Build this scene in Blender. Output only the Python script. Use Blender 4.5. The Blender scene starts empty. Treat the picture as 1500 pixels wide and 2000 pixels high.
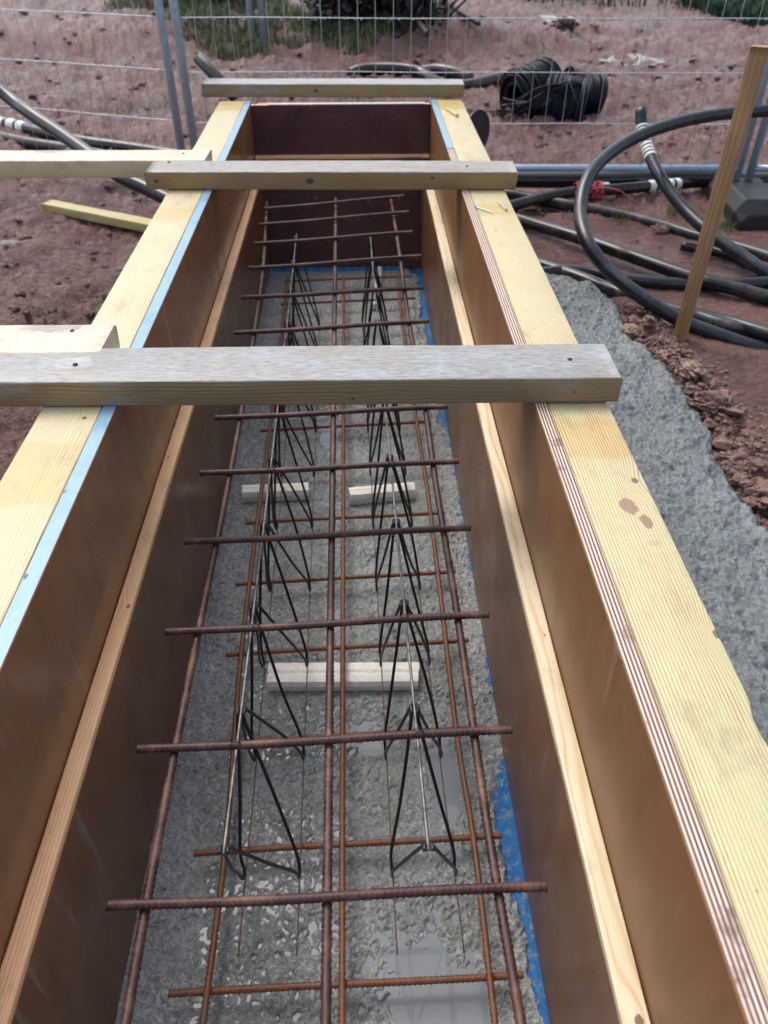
import bpy, math, random
import numpy as np
from mathutils import Vector, Matrix

random.seed(7)
rng = np.random.default_rng(7)
sc = bpy.context.scene
col = sc.collection
R = math.radians

# ------------------------------------------------------------------ camera
CAM_H = 0.643
PITCH = R(39.76)
YAW = R(1.82)                    # to the right of the trench axis (+Y)
F = 1500.0                       # focal length in units of a 1500 px wide frame
cam_d = bpy.data.cameras.new('camera')
cam_d.sensor_fit = 'HORIZONTAL'
cam_d.sensor_width = 36.0
cam_d.lens = 36.0 * F / 1500.0
cam_d.clip_start = 0.02
cam_d.clip_end = 1500
cam_d.dof.use_dof = True
cam_d.dof.focus_distance = 1.15
cam_d.dof.aperture_fstop = 9.0
cam = bpy.data.objects.new('camera', cam_d)
col.objects.link(cam)
cam.location = (0, 0, CAM_H)
cam.rotation_euler = (math.pi / 2 - PITCH, 0, -YAW)
sc.camera = cam

# ------------------------------------------------------------------ light
SUN_EL, SUN_AZ = R(58), R(-35)    # azimuth from +Y towards +X
w = bpy.data.worlds.new('World')
sc.world = w
w.use_nodes = True
wn = w.node_tree
wn.nodes.clear()
wo = wn.nodes.new('ShaderNodeOutputWorld')
bg = wn.nodes.new('ShaderNodeBackground')
sky = wn.nodes.new('ShaderNodeTexSky')
sky.sky_type = 'NISHITA'
sky.sun_disc = False
sky.sun_elevation = SUN_EL
sky.sun_rotation = SUN_AZ
sky.air_density = 1.0
sky.dust_density = 4.0
sky.ozone_density = 1.0
hs = wn.nodes.new('ShaderNodeHueSaturation')
hs.inputs['Saturation'].default_value = 0.60
wn.links.new(sky.outputs[0], hs.inputs['Color'])
wn.links.new(hs.outputs[0], bg.inputs[0])
bg.inputs[1].default_value = 0.15
wn.links.new(bg.outputs[0], wo.inputs[0])
sd = bpy.data.lights.new('sun', 'SUN')
sd.energy = 0.7
sd.angle = R(35)
sd.color = (1.0, 0.97, 0.93)
sun = bpy.data.objects.new('sun', sd)
col.objects.link(sun)
dirv = Vector((math.sin(SUN_AZ) * math.cos(SUN_EL), math.cos(SUN_AZ) * math.cos(SUN_EL), math.sin(SUN_EL)))
sun.rotation_euler = dirv.to_track_quat('Z', 'Y').to_euler()
sc.view_settings.view_transform = 'Standard'
sc.view_settings.look = 'None'
sc.view_settings.exposure = 0.85
sc.view_settings.gamma = 1.0
sc.view_settings.use_curve_mapping = False

# ------------------------------------------------------------------ measuring helpers
_cr = Vector((math.cos(YAW), -math.sin(YAW), 0))
_fh = Vector((math.sin(YAW), math.cos(YAW), 0))
_cf = _fh * math.cos(PITCH) + Vector((0, 0, -math.sin(PITCH)))
_cu = _fh * math.sin(PITCH) + Vector((0, 0, math.cos(PITCH)))
EYE = Vector((0, 0, CAM_H))


def ray(px, py):
    return _cr * ((px - 750) / F) + _cu * ((1000 - py) / F) + _cf


def PZ(px, py, z):
    """the place on the level z seen at a photo position"""
    d = ray(px, py)
    return EYE + d * ((z - CAM_H) / d.z)


def PY(px, py, y):
    d = ray(px, py)
    return EYE + d * (y / d.y)


# ------------------------------------------------------------------ numpy noise
def _hash(ix, iy, seed):
    h = (ix.astype(np.int64) * 374761393 + iy.astype(np.int64) * 668265263 + seed * 974711 + 12345) & 0xFFFFFFFF
    h = ((h ^ (h >> 13)) * 1274126177) & 0xFFFFFFFF
    h = h ^ (h >> 16)
    return h


def perlin(x, y, seed=0):
    x = np.asarray(x, float); y = np.asarray(y, float)
    x0 = np.floor(x); y0 = np.floor(y)
    fx = x - x0; fy = y - y0
    u = fx * fx * fx * (fx * (fx * 6 - 15) + 10)
    v = fy * fy * fy * (fy * (fy * 6 - 15) + 10)

    def g(ox, oy):
        a = _hash(x0 + ox, y0 + oy, seed) * (2 * math.pi / 4294967296.0)
        return np.cos(a) * (fx - ox) + np.sin(a) * (fy - oy)
    n0 = g(0, 0) * (1 - u) + g(1, 0) * u
    n1 = g(0, 1) * (1 - u) + g(1, 1) * u
    return (n0 * (1 - v) + n1 * v) * 1.5


def fbm(x, y, seed=0, octs=4, lac=2.03, gain=0.5):
    s = 0; a = 1; t = 0
    for i in range(octs):
        s = s + a * perlin(x, y, seed + i * 17); t += a
        x = x * lac + 3.1; y = y * lac + 1.7; a *= gain
    return s / t


def voronoi(x, y, seed=0):
    x0 = np.floor(x); y0 = np.floor(y)
    f1 = np.full(np.shape(x), 9.0); f2 = f1.copy(); idv = np.zeros(np.shape(x))
    for ox in (-1, 0, 1):
        for oy in (-1, 0, 1):
            cx = x0 + ox; cy = y0 + oy
            h = _hash(cx, cy, seed)
            px = cx + (h & 1023) / 1023.0
            py = cy + ((h >> 10) & 1023) / 1023.0
            d = np.hypot(px - x, py - y)
            near = d < f1
            f2 = np.where(near, f1, np.minimum(f2, d))
            idv = np.where(near, ((h >> 20) & 1023) / 1023.0, idv)
            f1 = np.where(near, d, f1)
    return f1, f2, idv


def sstep(a, b, x):
    t = np.clip((x - a) / (b - a), 0, 1)
    return t * t * (3 - 2 * t)


# ------------------------------------------------------------------ mesh helpers
def mesh_np(name, v, f, mats=(), smooth=True, fmat=None):
    """v (n,3), f (m,k) arrays or list of such arrays"""
    me = bpy.data.meshes.new(name)
    fs = f if isinstance(f, list) else [f]
    fs = [np.asarray(a, dtype=np.int32) for a in fs if len(a)]
    loops = np.concatenate([a.ravel() for a in fs])
    tot = np.concatenate([np.full(len(a), a.shape[1], np.int32) for a in fs])
    start = np.concatenate([[0], np.cumsum(tot)[:-1]]).astype(np.int32)
    v = np.asarray(v, dtype=np.float32)
    me.vertices.add(len(v)); me.vertices.foreach_set('co', v.ravel())
    me.loops.add(len(loops)); me.loops.foreach_set('vertex_index', loops)
    me.polygons.add(len(tot)); me.polygons.foreach_set('loop_start', start)
    me.polygons.foreach_set('loop_total', tot)
    if fmat is not None:
        me.polygons.foreach_set('material_index', np.asarray(fmat, np.int32))
    me.polygons.foreach_set('use_smooth', np.full(len(tot), smooth))
    for m in mats:
        me.materials.append(m)
    me.update(calc_edges=True)
    me.validate()
    return me


def link(name, me, parent=None, loc=None, rot=None):
    o = bpy.data.objects.new(name, me)
    col.objects.link(o)
    if parent is not None:
        o.parent = parent
    if loc is not None:
        o.location = loc
    if rot is not None:
        o.rotation_euler = rot
    return o


def tag(o, label=None, cat=None, group=None, kind=None):
    if label: o['label'] = label
    if cat: o['category'] = cat
    if group: o['group'] = group
    if kind: o['kind'] = kind
    return o


def empty(name, label, cat, group=None, loc=(0, 0, 0), rot=(0, 0, 0)):
    o = bpy.data.objects.new(name, None)
    col.objects.link(o)
    o.location = loc; o.rotation_euler = rot
    o.empty_display_size = 0.05
    return tag(o, label, cat, group)


def catmull(pts, step):
    P = [np.array(p, float) for p in pts]
    if len(P) == 2:
        n = max(2, int(np.linalg.norm(P[1] - P[0]) / step) + 1)
        return np.linspace(P[0], P[1], n)
    P = [2 * P[0] - P[1]] + P + [2 * P[-1] - P[-2]]
    out = []
    for i in range(1, len(P) - 2):
        a, b, c, d = P[i - 1:i + 3]
        n = max(2, int(np.linalg.norm(c - b) / step) + 1)
        t = np.linspace(0, 1, n, endpoint=False)[:, None]
        out.append(0.5 * ((2 * b) + (-a + c) * t + (2 * a - 5 * b + 4 * c - d) * t ** 2 + (-a + 3 * b - 3 * c + d) * t ** 3))
    out.append(P[-2][None, :])
    return np.vstack(out)


def sweep(path, rad, seg=10, closed=False, caps=True, mod=None):
    """tube arrays along a polyline; rad scalar/array; mod(s, theta) adds to the radius"""
    path = np.asarray(path, float)
    n = len(path)
    tan = np.gradient(path, axis=0)
    if closed:
        tan = np.roll(path, -1, 0) - np.roll(path, 1, 0)
    tan /= np.linalg.norm(tan, axis=1)[:, None] + 1e-12
    up = np.array([0, 0, 1.0]) if abs(tan[0][2]) < 0.9 else np.array([1.0, 0, 0])
    nrm = np.zeros((n, 3))
    v = up - tan[0] * np.dot(up, tan[0]); v /= np.linalg.norm(v); nrm[0] = v
    for i in range(1, n):
        v = nrm[i - 1] - tan[i] * np.dot(nrm[i - 1], tan[i])
        v /= np.linalg.norm(v) + 1e-12
        nrm[i] = v
    bn = np.cross(tan, nrm)
    th = np.arange(seg) * 2 * math.pi / seg
    s = np.concatenate([[0], np.cumsum(np.linalg.norm(np.diff(path, axis=0), axis=1))])
    rr = np.broadcast_to(np.asarray(rad, float).reshape(-1, 1) if np.ndim(rad) else np.full((n, 1), rad), (n, seg)).copy()
    if mod is not None:
        rr += mod(s[:, None], th[None, :])
    V = path[:, None, :] + rr[:, :, None] * (np.cos(th)[None, :, None] * nrm[:, None, :] + np.sin(th)[None, :, None] * bn[:, None, :])
    V = V.reshape(-1, 3)
    i = np.arange(n if closed else n - 1)[:, None]; j = np.arange(seg)[None, :]
    i2 = (i + 1) % n; j2 = (j + 1) % seg
    Fq = np.stack([(i * seg + j + 0 * j2), (i * seg + j2), (i2 * seg + j2), (i2 * seg + j)], -1).reshape(-1, 4)
    tris = np.zeros((0, 3), int)
    if caps and not closed:
        c0 = len(V); V = np.vstack([V, path[0], path[-1]])
        jj = np.arange(seg)
        t0 = np.stack([np.full(seg, c0), (jj + 1) % seg, jj], -1)
        b = (n - 1) * seg
        t1 = np.stack([np.full(seg, c0 + 1), b + jj, b + (jj + 1) % seg], -1)
        tris = np.vstack([t0, t1])
    return V, Fq, tris


def tube(name, path, rad, mat, parent=None, seg=10, **k):
    V, Q, T = sweep(path, rad, seg, **k)
    me = mesh_np(name, V, [Q, T], [mat])
    return link(name, me, parent)


def join(parts):
    """merge (V, Q, T) triples"""
    Vs, Qs, Ts, off = [], [], [], 0
    for V, Q, T in parts:
        Vs.append(V); Qs.append(Q + off)
        if len(T): Ts.append(T + off)
        off += len(V)
    return np.vstack(Vs), np.vstack(Qs), (np.vstack(Ts) if Ts else np.zeros((0, 3), int))


def plank_mesh(name, w, L, t, mats, ch=0.003, step=0.02, wob=0.0008, seed=0, rough_end=False, wane=None, slots=None):
    """board along local +Y, x centred, z 0..t; softly chamfered, slightly uneven.
    slots: (top, side, end) material indices"""
    n = max(2, int(L / step) + 1)
    ys = np.linspace(0, L, n)
    hw = w / 2
    prof = []
    for cx, cz, a0 in ((hw - ch, ch, -90), (hw - ch, t - ch, 0), (-hw + ch, t - ch, 90), (-hw + ch, ch, 180)):
        for k in range(4):
            a = R(a0 + 30 * k)
            prof.append((cx + ch * math.cos(a), cz + ch * math.sin(a)))
    # extra points along the top and bottom so they may cup
    prof = np.array(prof)
    m = len(prof)
    V = np.zeros((n, m, 3))
    V[:, :, 0] = prof[None, :, 0]; V[:, :, 2] = prof[None, :, 1]; V[:, :, 1] = ys[:, None]
    idx = np.arange(m)[None, :]
    V[:, :, 0] += wob * 1.6 * perlin(ys[:, None] * 2.3 + seed, (prof[:, 0] > 0)[None, :] * 7.3 + seed, 3) + wob * .5 * perlin(ys[:, None] * 21 + seed, idx * .37, 4)
    V[:, :, 2] += wob * perlin(ys[:, None] * 1.7 + seed * 1.3, (prof[:, 1] > t / 2)[None, :] * 5.1, 5) + wob * .5 * perlin(ys[:, None] * 26 + seed, idx * .41 + 9, 6)
    if rough_end:
        V[0, :, 1] += rng.normal(0, 0.0012, m); V[-1, :, 1] += rng.normal(0, 0.0012, m)
    if wane is not None:
        wane(V, ys)
    V = V.reshape(-1, 3)
    i = np.arange(n - 1)[:, None]; j = np.arange(m)[None, :]; j2 = (j + 1) % m
    Q = np.stack([i * m + j + 0 * j2, i * m + j2 + 0 * i, (i + 1) * m + j2, (i + 1) * m + j], -1).reshape(-1, 4)[:, ::-1]
    Q = Q[:, ::-1]
    ends = [np.arange(m)[None, :], (np.arange(m)[::-1] + (n - 1) * m)[None, :]]
    # material per side: profile segments 3..4 => side, etc.
    fm = None
    if slots:
        mid = (prof + np.roll(prof, -1, 0)) / 2
        nrm_top = (np.abs(mid[:, 1] - t) < ch * .35)
        seg_m = np.where(nrm_top, slots[0], slots[1])
        fm = np.concatenate([np.tile(seg_m, n - 1), [slots[2], slots[2]]])
    me = mesh_np(name, V, [Q, ends[0], ends[1]], mats, smooth=True, fmat=fm)
    # flat big faces, smooth chamfers look right with sharp ends
    me.polygons[len(me.polygons) - 1].use_smooth = False
    me.polygons[len(me.polygons) - 2].use_smooth = False
    return me


def plank(name, a, b, w, t, mats, parent=None, **k):
    """a, b: centre of the underside at each end"""
    a = Vector(a); b = Vector(b)
    L = (b - a).length
    me = plank_mesh(name, w, L, t, mats if isinstance(mats, (list, tuple)) else [mats], **k)
    o = link(name, me, parent)
    y = (b - a).normalized(); x = y.cross(Vector((0, 0, 1))).normalized(); z = x.cross(y)
    M = Matrix((x, y, z)).transposed().to_4x4(); M.translation = a
    o.matrix_world = M
    return o


def box(name, x0, x1, y0, y1, z0, z1, mats, parent=None, ch=0.0012, fslots=None):
    """chamfer-edged box; fslots material index for (x-,x+,y-,y+,z-,z+)"""
    import bmesh
    me = bpy.data.meshes.new(name)
    bm = bmesh.new()
    bmesh.ops.create_cube(bm, size=1)
    c = Vector(((x0 + x1) / 2, (y0 + y1) / 2, (z0 + z1) / 2))
    for v in bm.verts:
        v.co = Vector((v.co.x * (x1 - x0), v.co.y * (y1 - y0), v.co.z * (z1 - z0)))
    if fslots:
        for f in bm.faces:
            n = f.normal
            k = 0 if n.x < -.5 else 1 if n.x > .5 else 2 if n.y < -.5 else 3 if n.y > .5 else 4 if n.z < -.5 else 5
            f.material_index = fslots[k]
    if ch:
        bmesh.ops.bevel(bm, geom=bm.edges[:], offset=ch, segments=1, affect='EDGES')
    bm.to_mesh(me); bm.free()
    for m in (mats if isinstance(mats, (list, tuple)) else [mats]):
        me.materials.append(m)
    return link(name, me, parent, loc=c)


# ------------------------------------------------------------------ materials
def lin(r, g, b):
    f = lambda c: (c / 255 / 12.92) if c / 255 <= .04045 else ((c / 255 + .055) / 1.055) ** 2.4
    return (f(r), f(g), f(b), 1)


class NT:
    def __init__(s, name):
        s.m = bpy.data.materials.new(name); s.m.use_nodes = True
        s.t = s.m.node_tree; s.t.nodes.clear()
        s.out = s.n('ShaderNodeOutputMaterial')
        s.b = s.n('ShaderNodeBsdfPrincipled')
        s.t.links.new(s.b.outputs[0], s.out.inputs[0])
        tc = s.n('ShaderNodeTexCoord'); s.obj = tc.outputs['Object']

    def n(s, ty, **k):
        x = s.t.nodes.new(ty)
        for a, v in k.items(): setattr(x, a, v)
        return x

    def put(s, sock, v):
        if isinstance(v, bpy.types.NodeSocket): s.t.links.new(v, sock)
        elif v is not None: sock.default_value = v

    def math(s, op, a, b=None, c=None, clamp=False):
        x = s.n('ShaderNodeMath', operation=op, use_clamp=clamp)
        s.put(x.inputs[0], a); s.put(x.inputs[1], b); s.put(x.inputs[2], c)
        return x.outputs[0]

    def map(s, vec=None, scale=(1, 1, 1), loc=(0, 0, 0), rot=(0, 0, 0)):
        x = s.n('ShaderNodeMapping'); s.put(x.inputs[0], vec or s.obj)
        x.inputs['Scale'].default_value = scale; x.inputs['Location'].default_value = loc
        x.inputs['Rotation'].default_value = rot
        return x.outputs[0]

    def noise(s, scale, detail=4, rough=.55, vec=None, dist=0):
        x = s.n('ShaderNodeTexNoise'); s.put(x.inputs['Vector'], vec or s.obj)
        x.inputs['Scale'].default_value = scale; x.inputs['Detail'].default_value = detail
        x.inputs['Roughness'].default_value = rough; x.inputs['Distortion'].default_value = dist
        return x.outputs[0]

    def vor(s, scale, vec=None, feature='F1', rnd=1):
        x = s.n('ShaderNodeTexVoronoi', feature=feature); s.put(x.inputs['Vector'], vec or s.obj)
        x.inputs['Scale'].default_value = scale; x.inputs['Randomness'].default_value = rnd
        return x.outputs['Distance'], x.outputs.get('Color')

    def ramp(s, f, stops):
        x = s.n('ShaderNodeValToRGB'); s.put(x.inputs[0], f)
        e = x.color_ramp.elements
        while len(e) < len(stops): e.new(.5)
        for i, (p, c) in enumerate(stops):
            e[i].position = p; e[i].color = c if isinstance(c, tuple) else (c, c, c, 1)
        return x.outputs[0]

    def rng(s, f, a, b, c=0, d=1):
        x = s.n('ShaderNodeMapRange'); s.put(x.inputs[0], f)
        x.inputs[1].default_value = a; x.inputs[2].default_value = b
        x.inputs[3].default_value = c; x.inputs[4].default_value = d
        return x.outputs[0]

    def mix(s, f, a, b, mode='MIX'):
        x = s.n('ShaderNodeMix', data_type='RGBA', blend_type=mode)
        s.put(x.inputs[0], f); s.put(x.inputs[6], a); s.put(x.inputs[7], b)
        return x.outputs[2]

    def sep(s, v=None):
        x = s.n('ShaderNodeSeparateXYZ'); s.put(x.inputs[0], v or s.obj)
        return x.outputs

    def bump(s, h, strength=.3, dist=.002):
        x = s.n('ShaderNodeBump'); s.put(x.inputs['Height'], h)
        x.inputs['Strength'].default_value = strength; x.inputs['Distance'].default_value = dist
        return x.outputs[0]

    def nz(s):
        tc = s.n('ShaderNodeNewGeometry')
        return s.sep(tc.outputs['Normal'])[2]

    def done(s, color=None, rough=None, normal=None, metal=None, ior=None, coat=None, coat_r=None, spec=None):
        s.put(s.b.inputs['Base Color'], color); s.put(s.b.inputs['Roughness'], rough)
        s.put(s.b.inputs['Normal'], normal); s.put(s.b.inputs['Metallic'], metal)
        s.put(s.b.inputs['IOR'], ior); s.put(s.b.inputs['Coat Weight'], coat)
        s.put(s.b.inputs['Coat Roughness'], coat_r); s.put(s.b.inputs['Specular IOR Level'], spec)
        return s.m


def wood(name, light, dark, tint=None, ring=.0026, pith=(-.10, -.14), knots=(), seed=0., contrast=.75, wander=.006,
         grey=None, stains=(), rough=(.3, .55), patches=(), knotcol=(.12, .045, .02, 1), beads=0.35):
    """softwood; grain along local Y. knots: (x, y, radius). stains: (x, y, rx, ry, colour, amount).
    patches: (y0, y1, colour, amount) wet or stained lengths. grey: weathered top"""
    s = NT(name)
    X, Y, Z = s.sep()
    v = s.map(loc=(seed, seed * .7, 0), scale=(6, 1.3, 6))
    wn_ = s.noise(1.6, 3, .5, v)
    dx = s.math('SUBTRACT', X, pith[0]); dz = s.math('SUBTRACT', Z, pith[1])
    r = s.math('SQRT', s.math('ADD', s.math('MULTIPLY', dx, dx), s.math('MULTIPLY', dz, dz)))
    r = s.math('ADD', r, s.math('MULTIPLY', wn_, wander * 2.2))
    r = s.math('ADD', r, s.math('MULTIPLY', s.noise(1, 2, .5, s.map(scale=(75, 1.6, 75), loc=(seed, 2, 0))), ring * .9))
    kmask = None
    for kk in knots:
        kx, ky, kr = kk[:3]
        a = s.math('SUBTRACT', X, kx); b = s.math('MULTIPLY', s.math('SUBTRACT', Y, ky), .42)
        if len(kk) > 3:
            e_ = s.math('SUBTRACT', Z, kk[3])
            a = s.math('SQRT', s.math('ADD', s.math('MULTIPLY', a, a), s.math('MULTIPLY', e_, e_)))
        d2 = s.math('ADD', s.math('MULTIPLY', a, a), s.math('MULTIPLY', b, b))
        g = s.math('EXPONENT', s.math('MULTIPLY', d2, -1.0 / (kr * 1.9) ** 2))
        r = s.math('ADD', r, s.math('MULTIPLY', g, kr * 1.1))
        nd = s.math('ADD', s.math('SQRT', s.math('ADD', s.math('MULTIPLY', a, a), s.math('MULTIPLY', s.math('MULTIPLY', b, b), 3.2))), s.math('MULTIPLY', s.math('SUBTRACT', s.noise(260, 2), .5), kr * .5))
        km = s.rng(nd, kr * .62, kr * .5)
        kmask = km if kmask is None else s.math('MAXIMUM', kmask, km)
    wv = s.math('MULTIPLY_ADD', s.math('SINE', s.math('MULTIPLY', r, 2 * math.pi / ring)), .5, .5)
    # soft earlywood, narrow latewood
    late = s.math('POWER', wv, 3.2)
    fibre = s.noise(90, 4, .6, s.map(scale=(7, .35, 7), loc=(seed, 0, 0)))
    fine = s.noise(420, 2, .6, s.map(scale=(3, .12, 3)))
    blot = s.noise(5, 4, .55, s.map(scale=(2.5, .9, 2.5), loc=(seed * 2, seed, 0)))
    f = s.math('MULTIPLY', late, s.rng(s.noise(3.0, 3, .6, s.map(scale=(4, 1, 4), loc=(seed, 3, 0))), .3, .7, contrast * .5, contrast))
    f = s.math('ADD', f, s.math('MULTIPLY', s.math('SUBTRACT', fibre, .5), .5), clamp=True)
    c = s.mix(f, light, dark)
    if tint:
        band = s.noise(3, 2, .5, s.map(scale=(7, .18, 7), loc=(seed * 3, 0, 0)))
        c = s.mix(s.rng(band, .50, .62, 0, .6), c, tuple(x * k for x, k in zip(tint[:3], (.93, 1.0, .86))) + (1,))
        c = s.mix(s.rng(blot, .42, .66, 0, .75), c, tint)
    c = s.mix(s.math('MULTIPLY', s.rng(fine, .5, .8, 0, .3), 1), c, dark)
    for (y0, y1, pc, am) in patches:
        edge = s.math('ADD', Y, s.math('MULTIPLY', s.math('SUBTRACT', s.noise(22, 3), .5), .03))
        m = s.math('MULTIPLY', s.rng(edge, y0 - .006, y0 + .006), s.rng(edge, y1 + .006, y1 - .006))
        c = s.mix(s.math('MULTIPLY', m, am), c, s.mix(1, c, pc, 'MULTIPLY'))
    for (sx, sy, rx, ry, scol, am) in stains:
        a = s.math('DIVIDE', s.math('SUBTRACT', X, sx), rx); b = s.math('DIVIDE', s.math('SUBTRACT', Y, sy), ry)
        d = s.math('SQRT', s.math('ADD', s.math('MULTIPLY', a, a), s.math('MULTIPLY', b, b)))
        d = s.math('ADD', d, s.math('MULTIPLY', s.math('SUBTRACT', s.noise(70, 4, .65), .5), 1.7))
        c = s.mix(s.rng(d, 1.0, .8, 0, am), c, scol)
    if kmask is not None:
        c = s.mix(s.math('MULTIPLY', kmask, .85), c, knotcol)
    bh = s.math('ADD', s.math('MULTIPLY', late, -.5), s.math('MULTIPLY', fibre, .7))
    if grey:
        tc = s.n('ShaderNodeTexCoord')
        nz = s.sep(tc.outputs['Normal'])[2]
        gcol, gam = grey
        gn = s.noise(16, 5, .65, s.map(scale=(1.6, .5, 1.6), loc=(seed, seed, 0)))
        sc_ = s.noise(180, 4, .7, s.map(scale=(1.2, .25, 1)))
        m = s.math('MULTIPLY', s.rng(nz, .55, .8), s.rng(gn, .32, .62, gam * .5, gam))
        gc = s.mix(s.rng(sc_, .42, .66), gcol, tuple(x * .52 for x in gcol[:3]) + (1,))
        c = s.mix(m, c, gc)
        # smears of cement on the sides
        sm = s.math('MULTIPLY', s.rng(s.noise(9, 5, .7, s.map(scale=(1, .6, 1.5), loc=(seed + 5, 0, 0))), .56, .66, 0, .5), 1)
        c = s.mix(sm, c, tuple(x * .75 for x in gcol[:3]) + (1,))
        bh = s.math('ADD', bh, s.math('MULTIPLY', sc_, .8))
    cs, _ = s.vor(26, s.map(loc=(seed, seed, 0)))
    csm = s.math('MULTIPLY', s.rng(s.math('ADD', cs, s.math('MULTIPLY', s.noise(120, 3, .7), .16)), .17, .13), s.rng(s.noise(5, 2, .5, s.map(loc=(seed, 1, 5))), .5, .6))
    c = s.mix(s.math('MULTIPLY', csm, .5), c, (.36, .35, .30, 1))
    dm = s.noise(11, 6, .75, s.map(scale=(1.6, .8, 1), loc=(seed, 8, 2)))
    c = s.mix(s.rng(dm, .54, .70, 0, .45), c, (.24, .19, .12, 1))
    # small dirt specks
    d1, _ = s.vor(70, s.map(scale=(1, .8, 1), loc=(seed, 0, 0)))
    spk = s.math('MULTIPLY', s.rng(d1, .10, .05), s.rng(s.noise(9, 2), .58, .62))
    c = s.mix(s.math('MULTIPLY', spk, .6), c, (.07, .05, .035, 1))
    # rain beads
    bd, _ = s.vor(230)
    bead = s.math('MULTIPLY', s.rng(bd, .42, .1), s.rng(s.noise(14, 3), .45, .6))
    bh = s.math('ADD', bh, s.math('MULTIPLY', bead, beads))
    wet = s.noise(7, 3, .6, s.map(loc=(seed, 9, 0), scale=(2, 1, 2)))
    ro = s.rng(wet, .35, .65, rough[0], rough[1])
    return s.done(c, ro, s.bump(bh, .55, .0009), ior=1.42)


def film_ply(name, base, base2, seed=0., rough=(.16, .34), streak=.5, specks=True):
    s = NT(name)
    n1 = s.noise(2.2, 5, .6, s.map(loc=(seed, 0, 0), scale=(1, 1.2, 2)))
    n2 = s.noise(26, 5, .7, s.map(scale=(1, 2.2, .4), loc=(seed, 1, 0)))
    c = s.mix(s.rng(n1, .3, .7), base, base2)
    dg = s.noise(7, 5, .65, s.map(scale=(1, 2.6, .7), loc=(seed, 6, 3), rot=(.6, 0, 0)))
    c = s.mix(s.rng(dg, .50, .62, 0, .45), c, tuple(x * .62 for x in base[:3]) + (1,))
    c = s.mix(s.rng(n2, .35, .75, 0, .5), c, tuple(x * 1.35 for x in base[:3]) + (1,))
    # runs of dried cement water down the face
    st = s.noise(11, 4, .6, s.map(scale=(1, 3.2, .22), loc=(seed, 4, 0), rot=(.12, 0, 0)))
    stm = s.math('MULTIPLY', s.rng(st, .60, .66), s.rng(s.noise(4, 3, .5, s.map(loc=(0, seed, 2))), .48, .62, 0, streak))
    c = s.mix(stm, c, (.30, .24, .19, 1))
    sc1 = s.math('ABSOLUTE', s.math('SUBTRACT', s.noise(9, 2, .4, s.map(scale=(1, .5, 2.4), loc=(seed, 9, 1), rot=(.9, 0, 0))), .5))
    scm = s.math('MULTIPLY', s.rng(sc1, .0035, .001), s.rng(s.noise(5, 3, .5, s.map(loc=(seed, 4, 4))), .52, .6, 0, .5))
    c = s.mix(scm, c, (.34, .27, .21, 1))
    ds, _ = s.vor(38, s.map(loc=(seed, 3, 0)))
    dsm = s.math('MULTIPLY', s.rng(s.math('ADD', ds, s.math('MULTIPLY', s.noise(200, 2), .08)), .12, .09), s.rng(s.noise(3.5, 3, .6, s.map(loc=(seed, 0, 7))), .5, .58))
    c = s.mix(s.math('MULTIPLY', dsm, .7), c, (.34, .30, .26, 1))
    h = s.noise(300, 3, .6)
    if specks:
        d, _ = s.vor(55)
        sp = s.math('MULTIPLY', s.rng(d, .075, .04), s.rng(s.noise(6, 2, .5, s.map(loc=(seed, 2, 2))), .5, .56))
        c = s.mix(s.math('MULTIPLY', sp, .8), c, (.025, .018, .012, 1))
        # grit thrown up along the foot of the face
        X, Y, Z = s.sep()
        g, _ = s.vor(170)
        gm = s.math('MULTIPLY', s.rng(g, .20, .13), s.rng(s.math('ADD', Z, s.math('MULTIPLY', s.noise(30, 2), .06)), -.02, -.09))
        c = s.mix(s.math('MULTIPLY', gm, .6), c, (.05, .035, .025, 1))
    bd, _ = s.vor(150)
    bead = s.math('MULTIPLY', s.rng(bd, .38, .05), s.rng(s.noise(8, 2, .5, s.map(loc=(seed, 8, 1))), .5, .6))
    ro = s.rng(s.noise(5, 4, .6, s.map(loc=(seed, 3, 0))), .3, .7, rough[0], rough[1])
    return s.done(c, ro, s.bump(s.math('ADD', s.math('MULTIPLY', h, .25), s.math('MULTIPLY', bead, .0)), .3, .0006), ior=1.42)


def ply_edge(name):
    s = NT(name)
    X, Y, Z = s.sep()
    wob = s.math('MULTIPLY', s.math('SUBTRACT', s.noise(3, 3, .5, s.map(scale=(0, 1, 0))), .5), .0012)
    ph = s.math('MULTIPLY', s.math('ADD', X, wob), 2 * math.pi / .0046)
    w_ = s.math('MULTIPLY_ADD', s.math('SINE', ph), .5, .5)
    f = s.rng(w_, .32, .62)
    c = s.mix(f, (.075, .028, .026, 1), (.68, .58, .48, 1))
    c = s.mix(s.rng(s.noise(60, 4, .65, s.map(scale=(1, .2, 1))), .35, .7, 0, .45), c, (.33, .19, .14, 1))
    c = s.mix(s.rng(s.noise(14, 4, .7), .60, .68, 0, .7), c, (.10, .06, .05, 1))
    return s.done(c, .5, s.bump(f, .5, .0008))


def painted_edge(name):
    s = NT(name)
    n = s.noise(9, 5, .7, s.map(scale=(1.5, 1, 1)))
    c = s.mix(s.rng(n, .35, .65), (.17, .32, .43, 1), (.24, .40, .52, 1))
    d, _ = s.vor(60, s.map(scale=(1, .4, 1)))
    pit = s.math('MULTIPLY', s.rng(d, .16, .08), s.rng(s.noise(12, 3), .54, .6))
    c = s.mix(pit, c, (.04, .05, .07, 1))
    ridg = s.noise(70, 3, .6, s.map(scale=(3, .5, 1)), dist=.6)
    c = s.mix(s.rng(ridg, .55, .75, 0, .5), c, (.13, .27, .40, 1))
    return s.done(c, s.rng(n, .3, .7, .2, .45), s.bump(s.math('ADD', ridg, s.math('MULTIPLY', pit, -1)), .6, .0012))


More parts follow.
